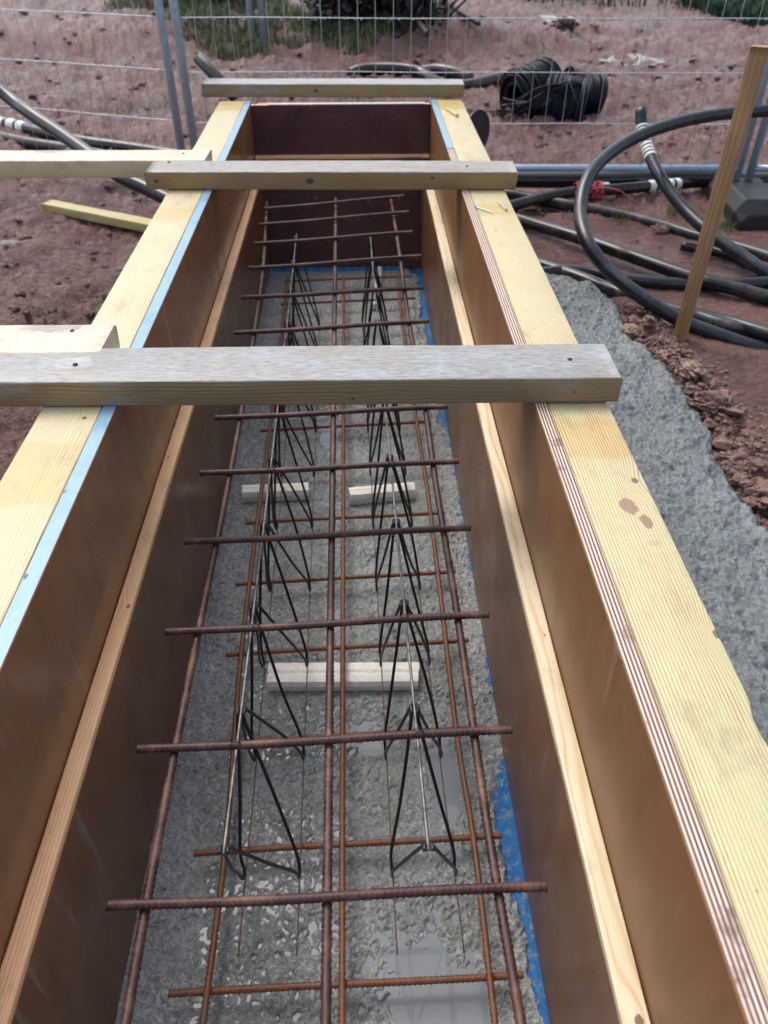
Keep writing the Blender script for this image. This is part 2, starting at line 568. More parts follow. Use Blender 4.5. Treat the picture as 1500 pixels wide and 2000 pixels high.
def rust(name, c1, c2, c3, seed=0.):
    s = NT(name)
    n = s.noise(60, 5, .7, s.map(loc=(seed, 0, 0)))
    n2 = s.noise(16, 5, .7, s.map(loc=(seed, 5, 0)))
    c = s.mix(s.rng(n, .35, .65), c1, c2)
    c = s.mix(s.rng(n2, .5, .64, 0, .9), c, c3)
    return s.done(c, s.rng(n, .3, .7, .34, .62), s.bump(s.noise(900, 3, .7), .4, .0006), ior=1.45)


def plastic_pipe(name, base=(.006, .008, .011, 1), dusty=.5, seed=0.):
    s = NT(name)
    X, Y, Z = s.sep()
    n = s.noise(13, 6, .7, s.map(loc=(seed, 0, 0)))
    n2 = s.noise(60, 4, .7, s.map(loc=(seed, 0, 3)))
    m = s.math('MULTIPLY', s.rng(n, .50, .66, 0, dusty), s.rng(n2, .3, .65, .35, 1))
    c = s.mix(m, base, (.13, .085, .068, 1))
    scr = s.noise(120, 2, .5, s.map(scale=(1, .2, 1)))
    c = s.mix(s.rng(scr, .66, .72, 0, .4), c, (.09, .10, .11, 1))
    ro = s.mix(m, (.22, .22, .22, 1), (.6, .6, .6, 1))
    return s.done(c, ro, s.bump(n2, .15, .001), ior=1.5)


def simple(name, c, rough=.5, metal=0., nscale=40, var=.25, bump=.2, ior=1.45):
    s = NT(name)
    n = s.noise(nscale, 4, .6)
    d = tuple(x * (1 - var) for x in c[:3]) + (1,); e = tuple(min(1, x * (1 + var)) for x in c[:3]) + (1,)
    return s.done(s.mix(s.rng(n, .3, .7), d, e), s.rng(n, .3, .7, max(.03, rough - .1), rough + .1), s.bump(n, bump, .0008), metal=metal, ior=ior)


def mud_mat():
    s = NT('wet_red_mud')
    at = s.n('ShaderNodeAttribute', attribute_name='lay').outputs['Fac']
    n0 = s.noise(.9, 5, .6)
    n1 = s.noise(7, 6, .65)
    n2 = s.noise(60, 5, .7)
    c = s.mix(s.rng(n1, .3, .7), (.130, .064, .054, 1), (.275, .155, .132, 1))
    c = s.mix(s.rng(n0, .45, .65, 0, .55), c, (.33, .19, .155, 1))
    c = s.mix(s.rng(n2, .4, .7, 0, .35), c, (.070, .036, .031, 1))
    c = s.mix(s.rng(s.noise(1.7, 3, .5, s.map(loc=(4, 7, 0))), .52, .66, 0, .5), c, (.20, .150, .135, 1))
    dry = s.rng(s.math('ADD', s.noise(3.1, 5, .6, s.map(loc=(1, 2, 0))), s.math('MULTIPLY', at, .25)), .42, .66)
    ro = s.rng(dry, 0, 1, .07, .36)
    h = s.math('ADD', s.math('MULTIPLY', s.noise(90, 5, .72), .8), s.math('MULTIPLY', s.noise(24, 5, .7, s.map(scale=(1, 1.5, 1)), .5), 2.2))
    cav = s.noise(30, 5, .7, s.map(scale=(1, 1.7, 1), loc=(2, 5, 0)), .8)
    c = s.mix(s.rng(cav, .56, .66, 0, .5), c, (.055, .028, .024, 1))  # dark blotches paint the shade of small cavities into the mud colour
    return s.done(c, ro, s.bump(h, 1.0, .016), ior=1.40)


def concrete_mat(name, a, b, fine=220, wet=(.10, .5), worm=130, ridge_glint=.75):
    s = NT(name)
    n = s.noise(9, 6, .65)
    n2 = s.noise(fine, 5, .75)
    c = s.mix(s.rng(n, .3, .7), a, b)
    c = s.mix(s.rng(n2, .45, .70, 0, .38), c, tuple(x * .45 for x in a[:3]) + (1,))
    c = s.mix(s.rng(s.noise(4, 4, .6, s.map(loc=(3, 3, 0))), .5, .64, 0, .5), c, tuple(x * 1.25 for x in b[:3]) + (1,))
    dk, _ = s.vor(worm * 1.1)
    dn = s.noise(worm * .9, 4, .7, None, .6)
    c = s.mix(s.math('MULTIPLY', s.rng(dn, .55, .64, 0, .5), s.rng(s.noise(22, 3, .6), .35, .6, .3, 1)), c, tuple(x * .40 for x in a[:3]) + (1,))
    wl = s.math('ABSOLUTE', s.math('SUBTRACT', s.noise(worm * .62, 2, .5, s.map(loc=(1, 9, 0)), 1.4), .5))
    c = s.mix(s.math('MULTIPLY', s.rng(wl, .034, .012, 0, ridge_glint), s.rng(s.noise(9, 3, .6, s.map(loc=(6, 2, 0))), .35, .55, .25, 1)), c, tuple(min(1, x * 1.7) for x in b[:3]) + (1,))  # pale worm lines: wet sky glints painted into the concrete colour
    c = s.mix(s.math('MULTIPLY', s.rng(wl, .05, .09), .25), c, tuple(x * .55 for x in a[:3]) + (1,))
    c = s.mix(s.math('MULTIPLY', s.rng(dk, .28, .18), s.rng(s.noise(40, 2), .52, .6, 0, .45)), c, tuple(min(1, x * 1.45) for x in b[:3]) + (1,))
    wv = s.noise(worm, 3, .6, None, .9)
    h = s.math('ADD', s.math('MULTIPLY', n2, .5), s.math('MULTIPLY', s.math('ABSOLUTE', s.math('SUBTRACT', wv, .5)), 3.0))
    ro = s.rng(s.noise(17, 5, .65, s.map(loc=(0, 7, 0))), .36, .64, wet[0], wet[1])
    return s.done(c, ro, s.bump(h, .8, .0032), ior=1.42)


M = {}
M['film_l'] = film_ply('brown_film_ply', (.185, .082, .036, 1), (.26, .122, .058, 1), 0., streak=.8)
M['film_r'] = film_ply('tan_film_ply', (.160, .070, .023, 1), (.205, .093, .034, 1), 4., rough=(.3, .48), streak=.35)
M['film_low'] = film_ply('dark_film_ply', (.140, .062, .026, 1), (.195, .088, .038, 1), 8., streak=.5, rough=(.22, .42))
M['film_end'] = film_ply('maroon_film_ply', (.065, .026, .029, 1), (.115, .050, .052, 1), 12., streak=.8)
M['ply_edge'] = ply_edge('layered_ply_edge')
M['blue_edge'] = painted_edge('blue_sealed_edge')
M['rust_up'] = rust('dark_rust', (.034, .014, .013, 1), (.068, .028, .023, 1), (.155, .075, .05, 1))
M['rust_low'] = rust('orange_rust', (.115, .040, .018, 1), (.21, .080, .032, 1), (.13, .075, .05, 1), 3.)
M['wire_black'] = simple('black_wire', (.018, .020, .022, 1), .38, .2, 200)
M['wire_steel'] = simple('bright_wire', (.17, .165, .165, 1), .45, .5, 60, .6)
M['wire_rust'] = simple('thin_rusty_wire', (.09, .055, .04, 1), .5, .2, 120, .5)
M['galv'] = simple('galvanised_steel', (.40, .51, .62, 1), .45, .4, 60, .18)
M['galv_wire'] = simple('galvanised_wire', (.60, .63, .68, 1), .4, .3, 60, .2)
M['rubber'] = simple('black_rubber', (.016, .017, .020, 1), .5, 0, 50, .4)
M['pipe'] = plastic_pipe('black_duct', dusty=.45)
M['pipe_dusty'] = plastic_pipe('muddy_duct', (.022, .023, .026, 1), .95, 5.)
M['pipe_shiny'] = plastic_pipe('clean_black_duct', (.010, .012, .015, 1), .12, 9.)
M['pipe_blue'] = plastic_pipe('blue_grey_duct', (.010, .016, .024, 1), .30, 2.)
M['tape'] = simple('white_tape', (.72, .73, .70, 1), .4, 0, 80, .12)
M['twine'] = simple('red_twine', (.45, .06, .08, 1), .6, 0, 200, .4)
M['mud'] = mud_mat()
M['concrete'] = concrete_mat('wet_blinding_concrete', (.195, .208, .198, 1), (.285, .300, .288, 1), fine=150, wet=(.04, .24), worm=85, ridge_glint=.5)
M['concrete_out'] = concrete_mat('spread_concrete', (.135, .155, .158, 1), (.21, .235, .24, 1), 150, (.12, .38), 60, .25)
M['block'] = simple('pale_packer', (.78, .74, .66, 1), .55, 0, 120, .12, .5)
def sheet_mat():
    s = NT('blue_sheet')
    n = s.noise(45, 5, .7)
    c = s.mix(s.rng(n, .3, .7), (.001, .07, .22, 1), (.001, .12, .35, 1))
    c = s.mix(s.rng(s.noise(75, 5, .75, s.map(loc=(3, 1, 0))), .50, .60, 0, .8), c, (.13, .19, .21, 1))
    return s.done(c, .5, s.bump(n, 1, .002), ior=1.25)


M['membrane'] = sheet_mat()
M['cable'] = simple('black_cable', (.004, .007, .013, 1), .42, 0, 60, .5, .2, 1.35)
M['clod'] = simple('soil_clod', (.165, .098, .078, 1), .6, 0, 30, .4, 1)
M['stone'] = simple('muddy_stone', (.27, .19, .14, 1), .6, 0, 30, .4, 1)
M['hedge'] = simple('dark_leaf', (.018, .022, .020, 1), .7, 0, 5, .6)
M['twig'] = simple('dark_twig', (.035, .028, .028, 1), .6, 0, 30, .4)
M['sheet'] = simple('black_sheet', (.014, .016, .024, 1), .7, 0, 12, .4, 1)


def water_mat(name, c, ro=.03):
    s = NT(name)
    n = s.noise(9, 3, .5)
    return s.done(c, ro, s.bump(n, .06, .003), ior=1.333)


M['water'] = water_mat('cloudy_water', (.22, .24, .255, 1))
M['water_mud'] = water_mat('puddle_water', (.12, .085, .07, 1))


def grass_mat(name, a, b, c):
    s = NT(name)
    oi = s.noise(3.3, 3, .6)
    n = s.noise(40, 2, .5)
    k = s.mix(s.rng(oi, .35, .65), a, b)
    k = s.mix(s.rng(n, .5, .75, 0, .6), k, c)
    return s.done(k, .5, ior=1.4)


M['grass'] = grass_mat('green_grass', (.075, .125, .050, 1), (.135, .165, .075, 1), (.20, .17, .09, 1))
M['grass_dark'] = grass_mat('dark_grass', (.012, .050, .022, 1), (.020, .070, .030, 1), (.03, .06, .03, 1))  # darker, bluer green than the verge grass

def LR(px, py):
    p = PZ(px, py, -.001); return (p.x - .3398, p.y + 1.1)


def LL_(px, py):
    p = PZ(px, py, -.001); return (p.x + .4563, p.y + 1.1)


def LEDL(px, py):
    p = PZ(px, py, -.222); return (p.x + .3735, p.y + 1.1)


def LEDR(px, py):
    p = PZ(px, py, -.218); return (p.x - .2550, p.y + 1.1)


C_PALE = (.66, .57, .33, 1); C_PALE_D = (.36, .26, .085, 1)
M['rail_r'] = wood('right_rail_pine', (.62, .52, .31, 1), (.22, .135, .05, 1), (.50, .48, .28, 1), ring=.0040, pith=(-.30, -.06), seed=2.,
                   contrast=1.0, wander=.004,
                   knots=(LR(1240, 938) + (.0085,), LR(1402, 1238) + (.009,), (-.02, 2.9, .005), (.02, 0.4, .009)),
                   stains=(LR(1228, 988) + (.012, .018, (.22, .12, .09, 1), .75), LR(1262, 1018) + (.008, .014, (.20, .11, .08, 1), .75), LR(1275, 1060) + (.010, .006, (.42, .33, .2, 1), .6)),
                   patches=((1.985, 2.085, (.95, .66, .34, 1), .5), (2.165, 2.26, (.95, .85, .6, 1), .4), (3.0, 3.085, (.95, .75, .35, 1), .55), (4.1, 4.4, (.95, .8, .45, 1), .9)),
                   knotcol=(.12, .09, .07, 1))
M['rail_l'] = wood('left_rail_pine', (.62, .53, .33, 1), (.27, .18, .07, 1), (.54, .50, .33, 1), ring=.0044, pith=(.20, -.10), seed=11.,
                   contrast=.7, wander=.01, knots=(LL_(165, 816) + (.0065,), (-.02, .9, .008)),
                   patches=((1.90, 2.05, (.97, .85, .6, 1), .7), (2.99, 3.08, (.95, .80, .40, 1), .5), (4.10, 4.4, (.95, .8, .45, 1), .9)))
M['ledge_l'] = wood('salmon_pine', (.92, .54, .29, 1), (.66, .29, .11, 1), (.90, .58, .29, 1), ring=.0028, pith=(.08, -.08), seed=21.,
                    contrast=.6, knots=(LEDL(328, 892) + (.0045,), LEDL(250, 1184) + (.006,), LEDL(441, 487) + (.004,)), knotcol=(.30, .09, .06, 1))
M['ledge_r'] = wood('cream_pine', (.66, .57, .40, 1), (.52, .26, .08, 1), (.62, .53, .36, 1), ring=.011, pith=(.03, -.012), seed=33.,
                    contrast=.8, wander=.02, knots=(LEDR(1250, 1995) + (.008,), LEDR(889, 572) + (.004,), LEDR(1065, 1240) + (.0025,)), rough=(.35, .55))
GREY = (.48, .50, .50, 1)
M['brace1'] = wood('weathered_brace', (.29, .205, .115, 1), (.12, .07, .035, 1), (.22, .17, .11, 1), ring=.006, pith=(.05, -.03), seed=41.,
                   contrast=.9, wander=.016, grey=((.34, .37, .39, 1), .95), knots=((.056, .585, .005, .012), (.056, .93, .004, .02), (.0, .5, .004), (-.02, .83, .003)), stains=((-.006, .14, .02, .035, (.62, .62, .6, 1), .7),))
M['brace2'] = wood('brown_brace', (.28, .185, .095, 1), (.13, .075, .035, 1), (.30, .20, .11, 1), ring=.005, pith=(.02, -.06), seed=52.,
                   contrast=.9, wander=.014, grey=((.35, .36, .36, 1), .9), knots=((.053, .43, .014, .022), (.053, .028, .009, .022), (.053, .75, .006, .03)), stains=((.0, .8, .03, .08, (.27, .16, .12, 1), .7),), knotcol=(.05, .035, .03, 1))
M['brace3'] = wood('grey_brown_brace', (.27, .19, .12, 1), (.13, .085, .05, 1), (.30, .22, .14, 1), ring=.005, pith=(-.02, -.05), seed=63.,
                   contrast=.8, wander=.014, grey=((.38, .42, .45, 1), .95), knots=((.05, .42, .012, .022), (.05, .26, .006, .025), (.05, .66, .005, .02)), knotcol=(.06, .04, .03, 1))
M['arm'] = wood('pale_arm', (.63, .50, .33, 1), (.42, .27, .13, 1), (.56, .47, .33, 1), ring=.005, pith=(.03, -.07), seed=74.,
                contrast=.6, wander=.012, grey=((.66, .62, .56, 1), .6), knots=((.02, .14, .006), (-.05, .5, .008)), stains=((-.04, .7, .02, .06, (.15, .07, .04, 1), .8),))
M['offcut'] = wood('green_offcut', (.42, .38, .20, 1), (.26, .20, .08, 1), (.46, .36, .09, 1), ring=.005, pith=(.03, -.05), seed=82., contrast=.6)
M['stake'] = wood('stake_wood', (.42, .25, .13, 1), (.20, .105, .05, 1), (.30, .17, .085, 1), ring=.0045, pith=(.03, -.05), seed=91., contrast=.9,
                  patches=((-.1, .10, (.38, .22, .20, 1), .95),))
M['stud'] = wood('stud_pine', (.48, .38, .22, 1), (.30, .20, .09, 1), None, seed=97., contrast=.7)

# ------------------------------------------------------------------ levels measured from the photograph
GZ = -0.487          # ground outside
FZ = -0.580          # concrete at the foot of the trench
XL_PLY, XR_PLY = -0.386, 0.2695      # inner faces of the upper plywood
PT = 0.0225                          # plywood thickness
XL_IN, XR_IN = -0.361, 0.2405        # inner faces of the lower boards
LEDGE_Z = -0.222
Y0, YEND, YLOW = -1.1, 3.09, 3.0

# ------------------------------------------------------------------ ground
slump_px = [(1062, 536), (1110, 548), (1160, 558), (1196, 590), (1220, 628), (1222, 650), (1250, 672), (1290, 712), (1330, 762), (1368, 800),
            (1384, 850), (1400, 905), (1440, 960), (1485, 1020), (1540, 1085), (1640, 1200), (1800, 1400)]
slump_pts = [PZ(x, y, GZ + .02) for x, y in slump_px]
SY = np.array([p.y for p in slump_pts][::-1]); SX = np.array([p.x for p in slump_pts][::-1])


def slump_edge(Y):
    """outer edge of the spread concrete at distance Y along the trench"""
    e = np.interp(Y, SY, SX)
    e = e + .016 * perlin(Y * 9, Y * 0 + 2, 5) + .008 * perlin(Y * 31, Y * 0 + 4, 6)
    return e


def ground_h(X, Y):
    d = np.hypot(X, Y)
    amp = 1.0 + .5 * sstep(3.2, 7, Y)
    h = .030 * amp * fbm(X * 1.1, Y * 1.5, 11, 4) + .040 * amp * fbm(X * 4.5 + 7, Y * 6.5, 21, 4) + .012 * np.maximum(0, fbm(X * 22, Y * 26, 23, 3)) * 2
    rg = 1 - np.abs(fbm(X * 8 + .3 * perlin(X * 3, Y * 3, 33), Y * 19, 31, 4)) * 2.6
    h = h + (.018 + .012 * sstep(3.2, 4.6, Y)) * rg * (.5 + .9 * sstep(-.2, .3, fbm(X * 1.7, Y * 2.1, 41, 2)))
    # cracked clods on the near left
    f1, f2, iv = voronoi(X * 17 + .5 * perlin(X * 9, Y * 9, 3), Y * 17 + .5 * perlin(X * 9, Y * 9, 4), 51)
    left = sstep(-.35, -.55, X) * sstep(3.0, 2.2, Y)
    cl = sstep(.02, .22, f2 - f1) * (.5 + iv)
    lm = left * sstep(-.25, .15, fbm(X * 2.3 + 4, Y * 2.3, 61, 2))
    h = h + lm * (cl * .016 - .008)
    # rough clods everywhere, coarser away from the works
    g1, g2, gv = voronoi(X * 4.5 + .4 * perlin(X * 5, Y * 5, 5), Y * 9, 71)
    h = h + .024 * sstep(3.3, 4.4, Y) * (sstep(.02, .3, g2 - g1) * gv - .3)
    # smooth trodden mud among the ducts on the right
    sm = sstep(.45, .7, X) * sstep(3.5, 3.0, Y) * sstep(.6, 1.4, Y)
    base = .018 * fbm(X * 1.3, Y * 1.3, 13, 3) + .006 * fbm(X * 8, Y * 8, 14, 4) + .0035 * fbm(X * 30, Y * 30, 15, 3)
    h = h * (1 - .8 * sm) + base * .8 * sm
    # wheel ruts that run across beyond the fence
    h = h - .05 * np.exp(-((Y - 5.15 + .25 * perlin(X * .6, Y * 0, 8)) / .22) ** 2) * sstep(.2, -.6, X)
    h = h + .05 * np.exp(-((Y - 4.75 + .2 * perlin(X * .7, Y * 0, 9)) / .25) ** 2) * sstep(.4, -.4, X)
    # a low bank at the grass
    h = h + .14 * sstep(6.8, 7.6, Y + .3 * perlin(X * .8, Y * .8, 17)) * sstep(2.2, 1.2, X)
    h = h + (.35 * fbm(X * .06, Y * .06, 19, 3)) * sstep(12, 40, d)
    # dug down where the footing is
    # next to the spread concrete the earth is a broken edge
    e = slump_edge(Y)
    ed = np.exp(-((X - e - .055) / .075) ** 2) * sstep(.2, .6, Y) * sstep(2.75, 2.3, Y)
    h = h + ed * (.016 + .035 * fbm(X * 18, Y * 18, 81, 4) + .016 * sstep(.02, .25, f2 - f1))
    under = sstep(.03, -.02, X - e) * (X > 0) * sstep(2.95, 2.75, Y)
    h = h - .05 * under
    tr = sstep(-.52, -.44, X) * sstep(.44, .36, X) * sstep(3.36, 3.24, Y)
    return h * (1 - tr) - .26 * tr


def build_ground():
    ny, nx = 900, 860
    t = np.linspace(0, 1, ny)
    ys = -1.6 + 2.4 * t + 8.6 * t ** 2.4 + 330 * t ** 16
    u = np.linspace(-1, 1, nx)
    half = 1.7 + .85 * np.maximum(ys, 0)
    # denser towards the middle
    X = (u * (.55 + .45 * np.abs(u)))[None, :] * half[:, None] + .12
    Y = np.broadcast_to(ys[:, None], X.shape)
    Z = ground_h(X, Y)
    V = np.stack([X, Y, GZ + Z], -1).reshape(-1, 3)
    i = np.arange(ny - 1)[:, None]; j = np.arange(nx - 1)[None, :]
    Q = np.stack([i * nx + j, i * nx + j + 1, (i + 1) * nx + j + 1, (i + 1) * nx + j], -1).reshape(-1, 4)
    me = mesh_np('ground', V, Q, [M['mud']])
    a = me.attributes.new('lay', 'FLOAT', 'POINT')
    a.data.foreach_set('value', np.clip(Z.ravel() * 18, -1, 1).astype(np.float32))
    tag(link('ground', me), 'wet red brown churned mud around the formwork', kind='structure')


build_ground()


def gz(x, y):
    return GZ + float(ground_h(np.array([float(x)]), np.array([float(y)]))[0])


def sheet_blob(name, cx, cy, rx, ry, z, mat, label, seed=0, kind='structure', n=48):
    a = np.arange(n) * 2 * math.pi / n
    r = 1 + .35 * perlin(np.cos(a) * 1.5 + seed, np.sin(a) * 1.5, 3) + .12 * perlin(np.cos(a) * 5 + seed, np.sin(a) * 5, 4)
    V = np.stack([cx + rx * r * np.cos(a), cy + ry * r * np.sin(a), np.full(n, z)], -1)
    V = np.vstack([V, [cx, cy, z]])
    T = np.stack([np.arange(n), (np.arange(n) + 1) % n, np.full(n, n)], -1)
    tag(link(name, mesh_np(name, V, T, [mat])), label, kind=kind)


def puddle(px, py, rx, ry, lift, seed, label):
    p = PZ(px, py, GZ)
    xs = p.x + rx * rng.uniform(-.7, .7, 60); ys_ = p.y + ry * rng.uniform(-.7, .7, 60)
    hs_ = ground_h(xs, ys_)
    z = GZ + float(np.percentile(hs_, 45)) + lift
    sheet_blob('puddle', p.x, p.y, rx, ry, z, M['water_mud'], label, seed)


puddle(95, 118, .34, .12, 0, 1, 'long pale puddle in a rut beyond the left fence panel')
puddle(1052, 50, .36, .30, .0, 3, 'bright puddle far behind the coil of black cable')
puddle(1230, 122, .22, .25, -.004, 4, 'small puddle right of the coil of cable')
puddle(25, 475, .06, .045, -.002, 5, 'little puddle beside the timber offcut at the left edge')
puddle(1110, 405, .22, .07, .002, 7, 'muddy puddle under the crossing ducts')
puddle(1250, 640, .16, .05, .001, 8, 'puddle under the muddy duct beside the stake')

# ------------------------------------------------------------------ trench floor
pud1 = PZ(862, 1950, FZ); pud2 = PZ(868, 1520, FZ); pud3 = PZ(640, 850, FZ); pud4 = PZ(710, 1440, FZ); pud5 = PZ(660, 1220, FZ)


def floor_h(X, Y):
    lo = .0022 * fbm(X * 5, Y * 5, 101, 3) + .0022 * fbm(X * 14, Y * 14, 104, 2)
    # splattered, pocked surface: worm-like ridges round pits
    wx = X + .007 * perlin(X * 38, Y * 38, 111) + .003 * perlin(X * 90, Y * 90, 124); wy = Y + .007 * perlin(X * 38, Y * 38, 112) + .003 * perlin(X * 90, Y * 90, 125)
    f1, f2, iv = voronoi(wx * 50, wy * 50, 113)
    on = sstep(.40, .46, iv)
    ringw = np.exp(-((f1 - .34) / .085) ** 2) * on            # raised walls round burst bubbles
    hole = sstep(.28, .12, f1) * on
    w1 = 1 - np.minimum(1, np.abs(perlin(wx * 58, wy * 50, 114)) * 4.6)
    w2 = fbm(X * 62, Y * 62, 115, 3)
    act = sstep(-.35, .2, fbm(X * 4 + 3, Y * 4, 116, 2))
    h = lo + (.45 + .55 * act) * (.0040 * ringw - .0040 * hole + .0040 * w1 - .0012) + .0032 * w2 + .0035 * np.maximum(0, fbm(X * 24, Y * 24, 117, 2) - .12)
    for (p, rx, ry, dp) in ((pud1, .070, .065, .0085), (pud2, .022, .06, .010), (pud3, .018, .045, .012), (pud4, .035, .03, .005), (pud5, .03, .05, .003)):
        d = np.hypot((X - p.x) / rx, (Y - p.y + .45 * (X - p.x)) / ry) + .25 * perlin(X * 22, Y * 22, 118)
        h = h - dp * sstep(1.5, .6, d + .30 * perlin(X * 45, Y * 45, 126))
    h = h + .006 * np.exp(-((XR_IN - X - .055 + .008 * perlin(X * 20, Y * 20, 122)) / .012) ** 2)
    # thin at the edges where the blue sheet shows
    e = XR_IN - X
    h = h - .022 * sstep(.020, .006, e + .024 * fbm(X * 16, Y * 14, 119, 4) + .02 * perlin(X * 0, Y * 2.2, 120)) * (sstep(.80, .60, Y) + sstep(1.8, 2.1, Y)).clip(0, 1)
    eb = YLOW - Y
    h = h - .02 * sstep(.05, .02, eb + .02 * fbm(X * 14, Y * 14, 121, 2))
    return h


def build_floor():
    ny, nx = 1150, 270
    t = np.linspace(0, 1, ny)
    ys = -.35 + 3.31 * (.42 * t + .58 * t ** 2)
    xs = np.linspace(XL_IN - .006, XR_IN + .006, nx)
    X, Y = np.meshgrid(xs, ys)
    V = np.stack([X, Y, FZ + floor_h(X, Y)], -1).reshape(-1, 3)
    i = np.arange(ny - 1)[:, None]; j = np.arange(nx - 1)[None, :]
    Q = np.stack([i * nx + j, i * nx + j + 1, (i + 1) * nx + j + 1, (i + 1) * nx + j], -1).reshape(-1, 4)
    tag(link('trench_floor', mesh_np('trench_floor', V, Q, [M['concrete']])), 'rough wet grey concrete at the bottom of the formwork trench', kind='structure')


build_floor()
V = np.array([[XL_IN, -.35, FZ - .0018], [XR_IN - .002, -.35, FZ - .0018], [XR_IN - .002, YLOW, FZ - .0018], [XL_IN, YLOW, FZ - .0018]])
# standing water, cut back from the edge where the sheet shows
V[:, 0] = [XL_IN, XR_IN - .045, XR_IN - .045, XL_IN]
tag(link('trench_water', mesh_np('trench_water', V, np.array([[0, 1, 2, 3]]), [M['water']])), 'film of cloudy rain water lying on the concrete', kind='structure')

# blue sheet along the right and far edge of the floor
ny, nx = 420, 14
ys = np.linspace(-.35, YLOW + .004, ny); us = np.linspace(0, 1, nx)
X = (XR_IN + .004) - .075 * (1 - us)[None, :] + 0 * ys[:, None]
Y = np.broadcast_to(ys[:, None], X.shape)
Z = FZ - .009 + .0105 * us[None, :] ** 3 + .0028 * fbm(X * 40, Y * 30, 131, 3)
V = np.stack([X, Y, Z], -1).reshape(-1, 3)
i = np.arange(ny - 1)[:, None]; j = np.arange(nx - 1)[None, :]
Q = np.stack([i * nx + j, i * nx + j + 1, (i + 1) * nx + j + 1, (i + 1) * nx + j], -1).reshape(-1, 4)
mem = empty('membrane', 'bright blue plastic sheet showing along the trench floor edge', 'plastic sheet')
link('side_strip', mesh_np('side_strip', V, Q, [M['membrane']]), mem)
nx2, ny2 = 120, 12
xs = np.linspace(XL_IN - .004, XR_IN - .071, nx2); vs = np.linspace(0, 1, ny2)
X, Vv = np.meshgrid(xs, vs)
Y = YLOW + .004 - .09 * (1 - Vv)
Z = FZ - .009 + .016 * Vv ** 3 + .003 * fbm(X * 40, Y * 30, 132, 3)
i = np.arange(ny2 - 1)[:, None]; j = np.arange(nx2 - 1)[None, :]
Q = np.stack([i * nx2 + j, i * nx2 + j + 1, (i + 1) * nx2 + j + 1, (i + 1) * nx2 + j], -1).reshape(-1, 4)
link('end_strip', mesh_np('end_strip', np.stack([X, Y, Z], -1).reshape(-1, 3), Q, [M['membrane']]), mem)

# spread concrete outside the right shutter


def build_slump():
    ny, nx = 760, 230
    ys = np.linspace(-.6, 2.92, ny)
    us = np.linspace(0, 1, nx)
    e = slump_edge(ys)
    tip = sstep(2.84, 2.55, ys)
    wd = np.maximum(.02, (e - .295)) * (.25 + .75 * tip) + .05
    X = .295 + us[None, :] * wd[:, None]
    Y = np.broadcast_to(ys[:, None], X.shape)
    dist = (.295 + wd[:, None] - .03) - X + .008 * fbm(X * 30, Y * 30, 141, 2)
    edge = sstep(-.03, .045, dist)
    h = -.045 + .082 * edge + .012 * fbm(X * 5, Y * 5, 142, 3)
    bl = fbm(X * 32, Y * 32, 143, 4)
    h = h - .009 * sstep(.05, .6, np.abs(bl)) * edge + .009 * fbm(X * 95, Y * 95, 144, 3) * edge + .006 * np.maximum(0, fbm(X * 18, Y * 18, 145, 2)) * 2
    h = h + .014 * fbm(X * 13, Y * 13, 147, 2) * edge
    h = h - .05 * sstep(2.80, 2.90, Y + .03 * perlin(X * 20, Y * 20, 146))
    V = np.stack([X, Y, GZ + h], -1).reshape(-1, 3)
    i = np.arange(ny - 1)[:, None]; j = np.arange(nx - 1)[None, :]
    Q = np.stack([i * nx + j, i * nx + j + 1, (i + 1) * nx + j + 1, (i + 1) * nx + j], -1).reshape(-1, 4)
    tag(link('concrete_footing', mesh_np('concrete_footing', V, Q, [M['concrete_out']])), 'rough grey concrete spread on the ground outside the right shutter', kind='structure')


build_slump()

